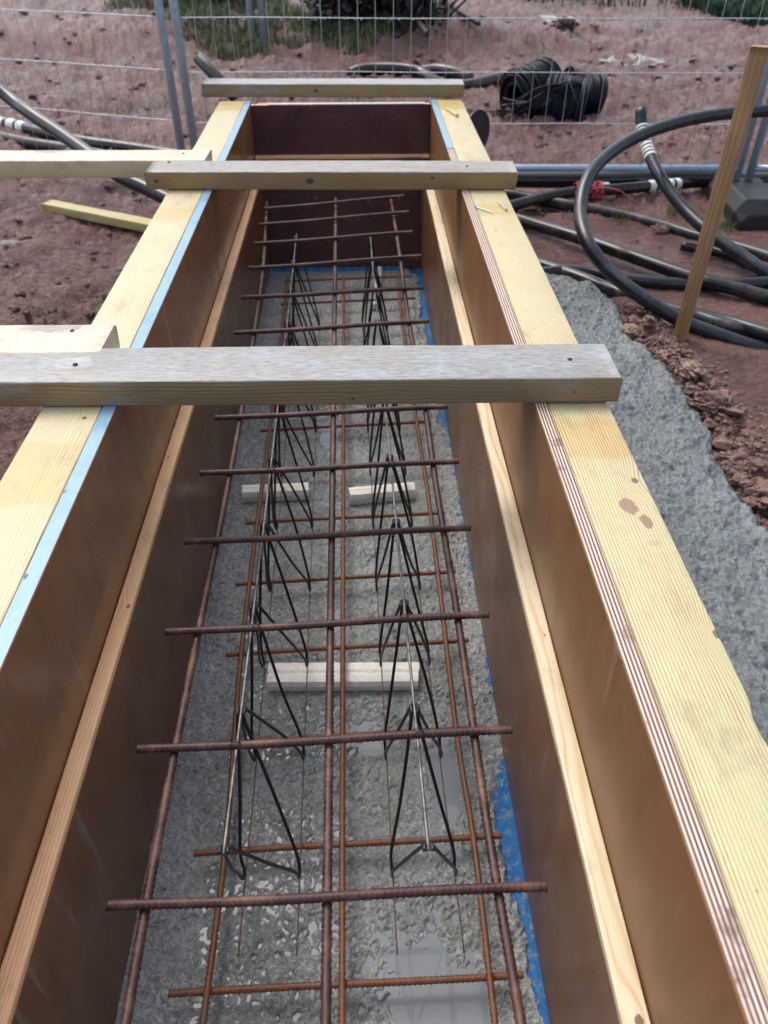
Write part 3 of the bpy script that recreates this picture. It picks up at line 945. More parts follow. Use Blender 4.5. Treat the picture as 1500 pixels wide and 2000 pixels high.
# ------------------------------------------------------------------ formwork shutters
def shutter(side):
    L = side == 'l'
    sh = empty('shutter_panel',
               'long left shutter of brown plywood with pale timber rail and blue painted plywood edge' if L else
               'long right shutter of brown plywood with ridged yellow rail and bare layered plywood edge', 'formwork shutter',
               'the two long side shutters of the trench')
    sg = -1 if L else 1
    xi = XL_PLY if L else XR_PLY
    xo = xi + sg * PT
    film = M['film_l'] if L else M['film_r']
    edge = [M['blue_edge'], M['blue_edge']] if L else [M['ply_edge'], M['blue_edge']]
    cuts = [(Y0, 2.145), (2.148, YEND + .055)] if L else [(Y0, 2.49), (2.493, YEND + .055)]
    for k, (a, b) in enumerate(cuts):
        o = box('plywood_sheet', min(xi, xo), max(xi, xo), a, b, -.236, 0.0 + (.0006 if k else 0), [film, edge[k]], sh, fslots=(0, 0, 1, 1, 0, 1))
    # top rail
    rw = .094
    cx = xo + sg * (rw / 2 + .0008)
    wane = None
    if not L:
        def wane(V, ys):
            # a bite out of the outer arris by the knot
            for (yy, wd, dp) in ((1.535, .020, .006), (1.47, .05, .003)):
                g = np.exp(-((ys - yy) / wd) ** 2)
                m = V[:, :, 0] > .03
                V[:, :, 0] -= (g[:, None] * dp) * m
    rail = plank('top_rail', (cx, Y0, -.0465), (cx, YEND + .06, -.0465), rw, .045, M['rail_l' if L else 'rail_r'], sh, seed=3 if L else 9, wane=wane, ch=.0028)
    # studs and sole rail behind the sheet
    z0 = -.535
    for y in np.arange(-.9, 3.2, .46):
        plank('stud', (xo + sg * .0475, y, z0 + .001), (xo + sg * .0475, y, -.048), .045, .090, M['stud'], sh, step=.1) if False else \
            box('stud', min(xo + sg * .002, xo + sg * .092), max(xo + sg * .002, xo + sg * .092), y, y + .045, z0 + .046, -.048, M['stud'], sh)
    plank('sole_rail', (cx, Y0, z0), (cx, YEND + .06, z0), rw, .045, M['stud'], sh, seed=5)
    # lower board, set inwards, with its timber ledge
    li = XL_IN if L else XR_IN
    lo = xi + sg * .0
    wd = abs(lo - li)
    ltop = LEDGE_Z if L else LEDGE_Z + .004
    box('lower_board', min(li, lo - sg * .001), max(li, lo - sg * .001), Y0, YLOW + .089, -.64, ltop - .0125, [M['film_low'], M['stud']], sh, fslots=(0, 0, 1, 1, 1, 1))
    lx = (li + lo) / 2 - sg * .0006
    plank('ledge_strip', (lx, Y0, ltop - .012), (lx, YLOW + .089, ltop - .012), wd - .0012, .012, M['ledge_l' if L else 'ledge_r'], sh, seed=14 if L else 15, ch=.0016, wob=.0007)
    return sh


shl = shutter('l')
shr = shutter('r')

en = empty('end_shutter', 'dark maroon plywood stop end closing the far end of the trench', 'formwork shutter')
box('plywood_sheet', XL_PLY + .001, XR_PLY - .001, YEND, YEND + .02, -.20, -.003, [M['film_end'], M['ledge_l']], en, fslots=(0, 0, 0, 0, 1, 1))
o = box('lower_board', XL_IN + .001, XR_IN - .001, -.009, .009, -.235, .235, [M['film_end'], M['ledge_l']], en, fslots=(0, 0, 0, 0, 1, 1))
o.rotation_euler = (math.atan2(-.065, .41), 0, 0); o.location = ((XL_IN + XR_IN) / 2, YLOW + .042, -.412)
plank('ledge_strip', (XL_PLY + .002, YEND - .011, -.183), (XR_PLY - .002, YEND - .011, -.183), .020, .011, M['ledge_l'], en, ch=.0012)
box('backing_rail', XL_PLY + .02, XR_PLY - .02, YEND + .022, YEND + .067, -.10, -.008, M['stud'], en)
# thin pale packing strip under the far brace
box('packing_strip', XL_PLY + .06, XR_PLY - .02, YEND + .002, YEND + .018, -.0025, -.0003, M['tape'], en, ch=0)


def screw(parent, p, r=.0042, name='screw'):
    V, Q, T = sweep([(p[0], p[1], p[2] - .004), (p[0], p[1], p[2] + .0006), (p[0], p[1], p[2] + .0016)], [r * .9, r, r * .75], 10)
    V2, Q2, T2 = sweep([(p[0], p[1], p[2] + .0008), (p[0], p[1], p[2] + .0019)], [r * .35, r * .35], 6)
    V, Q, T = join([(V, Q, T), (V2, Q2, T2)])
    o = link(name, mesh_np(name, V, [Q, T], [M['rubber']]))
    o.parent = parent
    o.matrix_parent_inverse = parent.matrix_world.inverted()
    return o


def brace(name, lx, rx, yb, yb2, mat, label, group, w=.104, seed=0, z=.0006, screws=(), t=.045):
    """a board lying across the rails; (lx, yb) and (rx, yb2) are its lower front corners in the photo"""
    a = PZ(lx, yb, z); b = PZ(rx, yb2, z)
    d = (b - a).normalized(); n = Vector((-d.y, d.x, 0))
    a2 = a + n * (w / 2); b2 = b + n * (w / 2)
    o = plank(name, a2, b2, w, t, mat, seed=seed, rough_end=True, wob=.0012, ch=.0035)
    bpy.context.view_layer.update()
    tag(o, label, 'timber brace', group)
    for (sx, sy) in screws:
        p = PZ(sx, sy, z + t)
        screw(o, p)
    return o


G1 = 'timber braces nailed across the top rails'
brace('cross_brace', -42, 1204, 797, 786, M['brace1'], 'nearest thick cross brace, grey whitened top face, spanning both rails', G1, w=.112, seed=1, screws=((147, 712), (1113, 702)))
brace('cross_brace', 288, 1007, 371, 371, M['brace2'], 'middle cross brace with dark knots in its brown front face', G1, seed=2, screws=((330, 317), (912, 325)))
brace('cross_brace', 397, 905, 190, 191, M['brace3'], 'farthest cross brace over the closed end of the trench', G1, w=.10, seed=3)
G2 = 'pale timber arms running left from the left rail'
brace('side_arm', -420, 404, 349, 347, M['arm'], 'far pale timber arm running left beyond the middle cross brace', G2, seed=4, screws=((358, 300),))
brace('side_arm', -760, 204, 745, 737, M['arm'], 'near pale timber arm with a sawn end butting behind the nearest cross brace', G2, seed=5, screws=((141, 646),))

# ------------------------------------------------------------------ reinforcement
def rib(Rr, hgt=.0011, pitch=.0072):
    def f(s, th):
        ph = 2 * math.pi * s / pitch + np.where(np.sin(th) > 0, 1, -1) * 1.1 * np.cos(th)
        cres = np.maximum(0, np.cos(ph)) ** 2 * np.abs(np.sin(th)) ** .6
        longr = .35 * (np.abs(np.sin(th)) < .2)
        return hgt * np.maximum(cres * 1.3, longr) - .0001
    return f


def bar_mesh(name, L, Rr, mat, step=.0017, bend=0, seed=0):
    n = int(L / step)
    y = np.linspace(0, L, n)
    x = bend * .0025 * perlin(y * 3 + seed, y * 0 + seed, 7); z = bend * .0015 * perlin(y * 3.5 + seed, y * 0 + 5, 8)
    V, Q, T = sweep(np.stack([x, y, z], -1), Rr, 12, mod=rib(Rr))
    return mesh_np(name, V, [Q, T], [mat])


def place_between(o, a, b, L):
    a = Vector(a); b = Vector(b)
    y = (b - a).normalized(); x = y.cross(Vector((0, 0, 1))).normalized(); z = x.cross(y)
    k = (b - a).length / L
    m = Matrix((x, y * k, z)).transposed().to_4x4(); m.translation = a
    o.matrix_world = m


ZU, ZLW = CAM_H - .870, CAM_H - 1.186
RU, RLW = .0054, .0047
up = empty('upper_mat', 'upper mat of dark brown ribbed steel bars hanging in the trench', 'steel mesh', 'reinforcing mats')
lo = empty('lower_mat', 'lower mat of orange rusty ribbed steel bars just above the concrete', 'steel mesh', 'reinforcing mats')
cross_up = [((210, 1768), (1068, 1731)), ((268, 1463), (1000, 1425)), ((323, 1234), (955, 1200)), ((360, 1058), (919, 1031)),
            ((390, 924), (896, 901)), ((420, 816), (874, 794)), None, ((457, 650), (838, 627)), ((471, 581), (826, 562)),
            ((486, 524), (823, 500)), ((497, 476), (806, 453)), ((507, 439), (799, 414)), ((515, 408), (789, 383))]
LU = .485
mu = bar_mesh('cross_bar', LU, RU, M['rust_up'], bend=1)
for k, c in enumerate(cross_up):
    if c is None:
        a = PZ(438, 729, ZU); b = PZ(856, 707, ZU)
    else:
        zz = ZU + (0, .004, .010)[max(0, k - 10)] if k > 9 else ZU
        a = PZ(c[0][0], c[0][1], zz); b = PZ(c[1][0], c[1][1], zz)
    o = link('cross_bar', mu, up)
    place_between(o, a, b, LU)
o = link('cross_bar', mu, up)
a = PZ(210, 1768, ZU) + Vector((-.004, -.2, 0)); b = PZ(1068, 1731, ZU) + Vector((0, -.2, 0))
place_between(o, a, b, LU)
# long bars lie under the cross bars
def long_bar(parent, pts, z, Rr, mat, extra):
    P = [PZ(x, y, z) for x, y in pts]
    d = (P[0] - P[1]).normalized()
    P = [P[0] + d * extra] + P
    path = catmull(P, .0022)
    V, Q, T = sweep(path, Rr, 10, mod=rib(Rr, .0010))
    return link('long_bar', mesh_np('long_bar', V, [Q, T], [mat]), parent)


zl = ZU - RU - RU
long_bar(up, [(243, 2010), (316, 1600), (393, 1206), (437, 990), (473, 795), (498, 640), (514, 520), (521, 395)], zl, RU, M['rust_up'], .5)
long_bar(up, [(636, 2010), (641, 1600), (646, 1200), (650, 900), (653, 640), (655, 500), (656, 388)], zl, RU, M['rust_up'], .5)
long_bar(up, [(1019, 2010), (950, 1600), (893, 1200), (852, 950), (829, 790), (797, 620), (781, 500), (764, 390)], zl, RU, M['rust_up'], .5)

parts = []
for ob in [o for o in up.children if o.name.startswith('cross_bar')]:
    mw = ob.matrix_world
    for k in range(rng.integers(5, 12)):
        p = mw @ Vector((0, rng.uniform(.01, .475), 0)); r = rng.uniform(.0014, .0024)
        zb = p.z - RU
        parts.append(sweep([(p.x, p.y, zb - 1.9 * r), (p.x, p.y, zb - r * 1.3), (p.x, p.y, zb - r * .3), (p.x, p.y, zb + .0008)], [r * .2, r * .9, r * .85, r * .4], 7))
V, Q, T = join(parts)
M['drop'] = simple('rain_drop', (.62, .66, .70, 1), .08, .5, 30, .05, 0)
tag(link('rain_drops', mesh_np('rain_drops', V, [Q, T], [M['drop']]), up), kind='stuff')

cross_lo = [((330, 1941), (1022, 1905)), ((379, 1667), (980, 1632)), None, ((441, 1279), (915, 1250)), ((460, 1141), (890, 1116)),
            ((479, 1021), (868, 1001)), ((493, 922), (846, 903)), ((509, 841), (830, 823)), None, ((531, 682), (822, 668)),
            ((543, 640), (816, 620)), ((546, 597), (803, 577)), ((550, 549), (800, 527))]
LL = .48
ml = bar_mesh('cross_bar', LL, RLW, M['rust_low'], bend=1, seed=3)
zc = ZLW
for k, c in enumerate(cross_lo):
    if k == 2:
        a = PZ(415, 1453, zc); b = PZ(945, 1420, zc)
    elif c is None:
        a = PZ(521, 766, zc); b = PZ(828, 750, zc)
    elif k >= 9:
        # the far rows are hard to measure: keep the pitch of the mat
        y = .400 + .2 * (k - 0) + .0
        a = Vector((-.287, y, zc)); b = Vector((.198, y + .036, zc))
        if y + .03 > YLOW - .01: continue
    else:
        a = PZ(c[0][0], c[0][1], zc); b = PZ(c[1][0], c[1][1], zc)
    place_between(link('cross_bar', ml, lo), a, b, LL)
zl2 = ZLW + 2 * RLW
long_bar(lo, [(395, 2010), (442, 1640), (470, 1290), (505, 1000), (540, 745), (556, 600), (562, 540)], zl2, RLW, M['rust_low'], .3)
long_bar(lo, [(668, 2010), (669, 1500), (670, 1100), (671, 800), (671, 620), (671, 540)], zl2, RLW, M['rust_low'], .3)
long_bar(lo, [(968, 2010), (925, 1640), (893, 1440), (860, 1160), (835, 960), (810, 800), (785, 620), (776, 540)], zl2, RLW, M['rust_low'], .3)

# ------------------------------------------------------------------ lattice spacers
ZA, ZB = CAM_H - .893, CAM_H - 1.172


def lattice(label, ax, bxl, bxr, apex_px, y_first, n):
    t = empty('lattice_spacer', label, 'wire spacer', 'lattice wire spacers between the two mats')
    ys = [y_first + .2 * k for k in range(n)]
    # top wire
    P = [(ax(y), y, ZA) for y in [ys[0] - .002] + ys[1:] + [ys[-1] + .03]]
    top = tube('top_wire', catmull(P, .01), .0021, M['wire_steel'], t, 8)
    for f in (bxl, bxr):
        P = [(f(y), y, ZB + .002 * math.sin(y * 17 + f(0) * 40)) for y in np.arange(ys[0] - .012, ys[-1] + .12, .1)]
        tube('base_wire', catmull(P, .02), .0012, M['wire_rust'], t, 6)
    for sgn, f in ((-1, bxl), (1, bxr)):
        pts = []
        for k, y in enumerate(ys):
            A = np.array((ax(y) + sgn * .0050, y, ZA))
            B = np.array((f(y + .1), y + .1, ZB + .003))
            jit = rng.normal(0, .002, 3)
            nxt = None if k == len(ys) - 1 else np.array((ax(ys[k + 1]) + sgn * .0050, ys[k + 1], ZA))
            # flat nose over the top wire
            pts += ([] if k == 0 else [A + (0, -.010, -.012)]) + [A + (0, -.003, .001), A + (0, .003, .001), A + (0, .012, -.014)]
            if nxt is not None:
                pts += [B + (A - B) * .5 + (sgn * .003, 0, 0) + jit, B + (A - B) * .16 + (sgn * .006, 0, 0), B + (A - B) * .03 + (sgn * .002, -.004, 0), B + (nxt - B) * .03 + (sgn * .002, .004, 0),
                        B + (nxt - B) * .16 + (sgn * .006, 0, 0), B + (nxt - B) * .5 + (sgn * .003, 0, 0) - jit]
        # first end turned down on to the base wire
        A = pts[0]
        B0 = np.array((f(ys[0] - .004) , ys[0] - .004, ZB + .003))
        B0 = np.array((f(ys[0]), ys[0] + .006, ZB + .045)) if False else np.array((f(ys[0] + .03), ys[0] + .03, ZB + .01))
        path = catmull(pts, .006)
        tube('bent_wire', path, .0026, M['wire_black'], t, 7)
    # spot welds
    for y in ys:
        pass
    return t


y0a = .448
lattice('left lattice spacer, thin bright top wire with black bent wires below', lambda y: -.174 - .003 * y - .0035 * y * y, lambda y: -.185 - .014 * y, lambda y: -.1023 - .0158 * y, None, y0a, 11)
lattice('right lattice spacer, thin bright top wire with black bent wires below', lambda y: .0775 - .0245 * y + .0028 * y * y, lambda y: .0385 - .0141 * y, lambda y: .1367 - .0226 * y, None, y0a - .004, 11)

# tie wires on the mats
for (px, py, tw) in ((460, 1452, 'thin tie wire twisted round the left spacer and the second cross bar'), (818, 1432, 'thin tie wire twisted round the right spacer and the second cross bar'),
                     (500, 1227, 'thin tie wire on the left spacer and the third cross bar'), (790, 1209, 'thin tie wire on the right spacer and the third cross bar'),
                     (530, 917, 'thin tie wire on the left spacer and the fifth cross bar'), (765, 907, 'thin tie wire on the right spacer and the fifth cross bar'),
                     (722, 421, 'knotted tie wire hanging from the farthest but one cross bar')):
    p = PZ(px, py, ZU + .004)
    a = np.linspace(0, 2 * math.pi * 1.6, 26)
    P = np.stack([p.x + .0078 * np.cos(a) * .8, p.y + .004 * np.sin(a * .5), p.z + .0078 * np.sin(a)], -1)
    P = np.vstack([P, P[-1] + [.008, -.004, .006], P[-1] + [.012, .004, .014]])
    tag(tube('tie_wire', P, .0007, M['wire_black'], None, 5), tw, 'tie wire', 'tie wires on the cross bars')

# ------------------------------------------------------------------ packers under the mat
def packer(lx, rx, ytop, w, t, label, z=FZ + .002, seed=0, yr=None):
    a = PZ(lx, ytop, z + t); b = PZ(rx, yr or ytop, z + t)
    a.z = b.z = z
    n = 40
    L = (b - a).length
    ys_ = np.linspace(0, L, n)
    prof = np.array([(-w / 2, 0), (w / 2, 0), (w / 2 + .001, t * .55), (w / 2 - .004, t * .9), (w * .16, t), (w * .05, t - .0026), (-w * .08, t), (-w / 2 + .004, t * .93), (-w / 2 - .001, t * .5)])
    m = len(prof)
    V = np.zeros((n, m, 3)); V[:, :, 0] = prof[:, 0]; V[:, :, 2] = prof[:, 1]; V[:, :, 1] = ys_[:, None]
    V[:, :, 0] += .0009 * perlin(ys_[:, None] * 60 + seed, np.arange(m)[None, :] * .7, 3); V[:, :, 2] += .0006 * perlin(ys_[:, None] * 70 + seed, np.arange(m)[None, :] * .9, 4) * (prof[:, 1] > 0)
    V[0, :, 1] += rng.uniform(-.004, .001, m); V[-1, :, 1] += rng.uniform(-.001, .004, m)
    V = V.reshape(-1, 3)
    i = np.arange(n - 1)[:, None]; j = np.arange(m)[None, :]; j2 = (j + 1) % m
    Q = np.stack([i * m + j + 0 * j2, (i + 1) * m + j, (i + 1) * m + j2, i * m + j2 + 0 * i], -1).reshape(-1, 4)
    e = [np.arange(m)[None, :], (np.arange(m)[::-1] + (n - 1) * m)[None, :]]
    o = link('packer_block', mesh_np('packer_block', V, [Q, e[0], e[1]], [M['block']], smooth=False))
    place_between(o, a, b, L)
    tag(o, label, 'packer block', 'pale packer blocks lying on the concrete')
    return o


packer(524, 816, 1312, .054, .026, 'longest pale grooved packer block, nearest, lying across the trench floor', seed=1, yr=1310)
packer(474, 601, 953, .038, .032, 'short pale packer block lying under the left wire spacer', seed=2, yr=948)
packer(684, 808, 958, .038, .032, 'short pale packer block lying under the right wire spacer', seed=3, yr=947)
a_ = PZ(733, 605, FZ); b_ = PZ(741, 532, FZ)
o = packer(500, 560, 700, .022, .02, 'narrow pale packer lying lengthwise under the right spacer near the far end', seed=4)
L_ = (PZ(560, 700, FZ + .022) - PZ(500, 700, FZ + .022)).length
place_between(o, (a_.x, a_.y, FZ + .003), (b_.x, b_.y, FZ + .003), L_)
o.scale = (1, (b_ - a_).length / L_, 1)

# ------------------------------------------------------------------ loose nails on the rails
def nail(px0, py0, px1, py1, mat, label, r=.0016, z=.0016):
    a = PZ(px0, py0, z); b = PZ(px1, py1, z)
    d = (b - a)
    V, Q, T = sweep([a, a + d * .03, a + d * .031, a + d * .9, b], [r * 2.4, r * 2.4, r, r, r * .1], 8)
    tag(link('loose_nail', mesh_np('loose_nail', V, [Q, T], [mat], smooth=False)), label, 'nail')


M['brass'] = simple('yellow_screw', (.62, .48, .16, 1), .35, .6, 90)
nail(893, 226, 868, 210, M['brass'], 'yellow screw lying on the right rail near the farthest cross brace', .0030, .003)
nail(989, 410, 972, 393, M['galv'], 'grey nail lying nearer the outer edge of the right rail by the middle brace', .0016)
nail(928, 404, 965, 416, M['galv'], 'grey nail lying near the plywood edge of the right rail by the middle brace', .0016)

# ------------------------------------------------------------------ fence
RAIL_Z = -.347
WZ = [-.169, .0214, .207, .395, .585, .775, .965]
TOPZ = 1.12


def fence_panel(a, b, label, left_post=True, right_post=True, d_v=.0712):
    t = empty('mesh_fence', label, 'mesh fence panel', 'temporary mesh fence panels')
    a = Vector(a); b = Vector(b); L = (b - a).length; u = (b - a).normalized()
    nrm = Vector((-u.y, u.x, 0))
    Rr = .0175
    for P_, on in ((a, left_post), (b, right_post)):
        if on:
            tube('post', [(P_.x, P_.y, RAIL_Z - .13), (P_.x, P_.y, TOPZ)], Rr, M['galv'], t, 14)
    tube('bottom_rail', [a + u * .005, b - u * .005], .0150, M['galv'], t, 12)
    tube('top_rail', [Vector((a.x, a.y, TOPZ)), Vector((b.x, b.y, TOPZ))], .0150, M['galv'], t, 12)
    mv = None
    n = int(L / d_v)
    for k in range(1, n):
        p = a + u * (k * d_v)
        if mv is None:
            V, Q, T = sweep([(0, 0, RAIL_Z), (0, 0, TOPZ)], .00125, 6)
            mv = mesh_np('upright_wire', V, [Q, T], [M['galv_wire']])
        link('upright_wire', mv, t, loc=(p.x + rng.normal(0, .0015), p.y, 0), rot=(rng.normal(0, .0012), rng.normal(0, .0015), 0))
    for z in WZ:
        for s_ in (-1,):
            P = [Vector((a.x + (b.x - a.x) * q, a.y + (b.y - a.y) * q, z + rng.normal(0, .0012))) for q in np.linspace(0, 1, 8)]
            P = [Vector((p.x, p.y - .003, p.z)) for p in P]
            tube('cross_wire', catmull(P, .06), .0017, M['galv_wire'], t, 6)
    # hanging rain drops
    parts = []
    for z in WZ[:3]:
        for k in range(int(L * 26)):
            q = rng.uniform(0, L)
            p = a + u * q
            r = rng.uniform(.0016, .0030)
            V, Q, T = sweep([(p.x, p.y - .003, z - .0015 - 2.2 * r), (p.x, p.y - .003, z - .0015 - r * 1.5), (p.x, p.y - .003, z - .0015 - r * .5), (p.x, p.y - .003, z)], [r * .2, r, r * .8, r * .3], 6)
            parts.append((V, Q, T))
    V, Q, T = join(parts)
    tag(link('rain_drops', mesh_np('rain_drops', V, [Q, T], [M['galv_wire']]), t), kind='stuff')
    return t


fa = PZ(386, 327, RAIL_Z); fb = PZ(1443, 329, RAIL_Z)
fence_panel(fa, fb, 'middle fence panel standing behind the far end of the trench')
l1 = PZ(328, 130, .0214); l0 = PZ(0, 108, .0214)
ul = Vector((l0.x - l1.x, l0.y - l1.y, 0)).normalized()
p1 = PZ(359, 322, RAIL_Z)
fence_panel(p1 + ul * 2.4 + Vector((0, 0, -.10)), p1 + Vector((0, 0, -.05)), 'left fence panel angled away to the left edge')
p2 = PZ(1468, 329, RAIL_Z)
fence_panel(p2, p2 + Vector((2.3, -.15, 0)), 'right fence panel at the right edge behind the timber stake')


def foot(c, ang, label):
    prof = [(-.12, 0), (.12, 0), (.12, .075), (.085, .125), (-.085, .125), (-.12, .075)]
    Lh = .33
    V = []; 
    ringsY = [(-Lh, .80, .6), (-Lh + .05, 1, 1), (-.06, 1, 1), (-.05, 1, .9), (.05, 1, .9), (.06, 1, 1), (Lh - .05, 1, 1), (Lh, .80, .6)]
    for (y, sx, sz) in ringsY:
        for (x, z) in prof: V.append((x * sx, y, z * sz))
    m = 6; n = len(ringsY)
    Q = [[i * m + j, (i + 1) * m + j, (i + 1) * m + (j + 1) % m, i * m + (j + 1) % m] for i in range(n - 1) for j in range(m)]
    me = mesh_np('ballast_block', np.array(V), [np.array(Q), np.array([[0, 1, 2, 3, 4, 5]]), np.array([[47, 46, 45, 44, 43, 42]])], [M['rubber']], smooth=False)
    o = link('ballast_block', me, None, loc=c, rot=(0, 0, ang))
    tag(o, label, 'fence foot')
    bv = o.modifiers.new('bevel', 'BEVEL'); bv.width = .008; bv.segments = 2
    return o


c = (fb + p2) / 2
foot((c.x, c.y - .02, GZ - .02), R(-4), 'black rubber block foot of the fence behind the timber stake')

# far posts at the grass
def far_post(px, py, label, w=.03):
    p = PZ(px, py, GZ + .12)
    t = empty('steel_post', label, 'steel post', 'galvanised posts at the grass verge')
    for dx in (-.045, .045):
        tube('tube', [(p.x + dx, p.y, GZ - .05), (p.x + dx, p.y, 1.3)], .026, M['galv'], t, 12)
    for z in (.1, .6, 1.1):
        tube('clamp', [(p.x - .05, p.y - .03, z), (p.x + .05, p.y - .03, z)], .012, M['galv'], t, 8)


far_post(503, 70, 'far pair of galvanised posts left of the dark bush')
far_post(857, 45, 'far pair of galvanised posts right of the dark bush')

# ------------------------------------------------------------------ ducts
def duct(pts, rad, mat, label, tape=None, group='black plastic ducts lying in the mud', step=.02, cap=None, name='duct'):
    """pts: (px, py, y) seen at distance y, or (px, py, None, h) lying h above the ground"""
    P = []
    for p in pts:
        if len(p) == 3: P.append(PY(*p))
        else:
            q = PZ(p[0], p[1], GZ + p[3]); P.append(q)
    path = catmull(P, step)
    s_ = np.concatenate([[0], np.cumsum(np.linalg.norm(np.diff(path, axis=0), axis=1))])
    rr = rad * (1 + .012 * perlin(s_ * 3, s_ * 0 + rad * 100, 3))
    V, Q, T = sweep(path, rr, 18)
    root = link(name, mesh_np(name, V, [Q, T], [mat]))
    tag(root, label, 'duct', group)
    if tape:
        f0, f1, nb = tape     # arc length fractions, number of bands
        L = s_[-1]
        sA, sB = f0 * L, f1 * L
        for k in range(nb):
            a = sA + (sB - sA) * k / nb; b = a + (sB - sA) / nb * rng.uniform(.55, .72)
            ss = np.linspace(a, b, 5)
            pp = np.stack([np.interp(ss, s_, path[:, q]) for q in range(3)], -1)
            V, Q, T = sweep(pp, rad * 1.045 + .0004, 18)
            link('tape_band', mesh_np('tape_band', V, [Q, T], [M['tape']]), root)
    return root, path


def dfor(px, py):
    return None


# big standing loop
duct([(1640, 200, 3.2), (1500, 216, 3.2), (1400, 224, 3.17), (1300, 246, 3.1), (1215, 283, 2.98), (1156, 335, 2.82), (1134, 400, 2.68), (1144, 465, 2.52),
      (1185, 524, 2.42), (1245, 574, 2.32), (1330, 626, 2.24), (1420, 660, 2.17), (1500, 684, 2.12), (1640, 715, 2.08)], .0225, M['pipe_blue'],
     'big blue black duct bent into a standing loop that passes behind the stake')
duct([(1252, 212, 3.34), (1254, 250, 3.30), (1268, 300, 3.20), (1292, 350, 3.08), (1335, 408, 2.94), (1395, 462, 2.78), (1450, 500, 2.68), (1510, 540, 2.58), (1640, 610, 2.45)],
     .0225, M['pipe_blue'], 'duct with an upright open end and closely wrapped white tape rings', tape=(.055, .185, 9))
duct([(700, 347, None, .06), (1000, 351, None, .07), (1180, 351, None, .07), (1330, 346, None, .07), (1500, 353, None, .07), (1700, 362, None, .07)], .034, M['pipe_shiny'],
     'thick glossy black duct lying straight along the foot of the fence')
duct([(860, 440, None, .03), (1000, 402, None, .035), (1060, 386, None, .05), (1130, 374, None, .06), (1200, 370, None, .06), (1290, 362, None, .06), (1400, 354, None, .04), (1560, 345, None, .04)], .0235, M['pipe'],
     'black duct tied with red twine and white tape rings', tape=(.565, .665, 4))
duct([(860, 365, None, .03), (1000, 381, None, .03), (1100, 398, None, .03), (1200, 417, None, .02), (1290, 440, None, .015), (1360, 462, None, .012), (1440, 482, None, .02), (1640, 545, None, .02)], .0225, M['pipe_dusty'],
     'dirty black duct half sunk in mud between the grass tufts')
duct([(900, 395, None, .025), (1015, 430, None, .03), (1120, 461, None, .045), (1240, 503, None, .05), (1350, 541, None, .045), (1430, 562, None, .04), (1510, 584, None, .03), (1700, 630, None, .03)], .0235, M['pipe'],
     'long black duct slanting down from the right rail to the right edge')
duct([(960, 488, None, .02), (1060, 519, None, .02), (1130, 542, None, .022), (1210, 573, None, .025), (1290, 600, None, .02), (1360, 618, None, .02), (1440, 640, None, .02), (1640, 665, None, .02)], .0235, M['pipe_dusty'],
     'mud coated duct lying along the edge of the spread concrete')
duct([(1020, 538, None, .02), (1120, 530, None, .022), (1200, 542, None, .022), (1300, 553, None, .022), (1400, 556, None, .022), (1500, 552, None, .022), (1700, 540, None, .022)], .0225, M['pipe_shiny'],
     'clean glossy black duct running level beneath the crossing ducts')
duct([(1330, 480, None, .03), (1400, 492, None, .03), (1460, 515, None, .03), (1560, 570, None, .03)], .018, M['pipe'], 'thin black duct coming out from under the taped duct at the right edge')
duct([(1340, 610, None, .025), (1420, 628, None, .025), (1500, 652, None, .03), (1640, 695, None, .03)], .021, M['pipe_blue'], 'blue grey duct lying beside the foot of the standing loop')
# left side
duct([(-180, 20, 3.30), (0, 176, 3.10), (60, 222, 2.98), (120, 262, 2.86), (175, 301, 2.74), (232, 343, 2.62), (285, 368, 2.56), (340, 395, 2.5), (420, 430, 2.42)], .0225, M['pipe_blue'], 'steep blue black duct crossing the others at the left, white tape rings near the rail', tape=(.655, .735, 3))
duct([(-160, 224, None, .06), (0, 240, None, .06), (70, 256, None, .05), (160, 276, None, .045), (260, 290, None, .04), (350, 304, None, .04), (480, 322, None, .04)], .030, M['pipe'], 'left duct with bold white tape rings at the picture edge', tape=(.12, .36, 7))
duct([(-120, 246, None, .02), (0, 268, None, .022), (60, 280, None, .022), (150, 294, None, .022), (240, 312, None, .022), (300, 326, None, .022), (420, 344, None, .022)], .030, M['pipe_dusty'],
     'dirty duct passing below the far timber arm at the left edge')
# behind the far brace
duct([(388, 112, 3.42), (402, 128, 3.38), (425, 152, 3.34), (460, 190, 3.3)], .0235, M['pipe_dusty'], 'open duct end sticking up behind the farthest cross brace', group='duct ends behind the farthest brace')
duct([(684, 146, None, .02), (700, 138, None, .04), (740, 134, None, .05), (800, 137, None, .05), (835, 150, None, .03), (880, 185, None, .02)], .042, M['pipe'], 'curved black duct lying behind the farthest cross brace', group='duct ends behind the farthest brace')
duct([(815, 142, None, .03), (850, 136, None, .05), (880, 140, None, .05), (920, 154, None, .02)], .040, M['pipe_dusty'], 'short open ended duct right of the curved duct behind the brace', group='duct ends behind the farthest brace')
duct([(880, 170, None, .02), (920, 166, None, .03), (960, 157, None, .04), (1005, 148, None, .05)], .040, M['pipe_dusty'], 'muddy duct leading to the coil of black cable', group='duct ends behind the farthest brace')

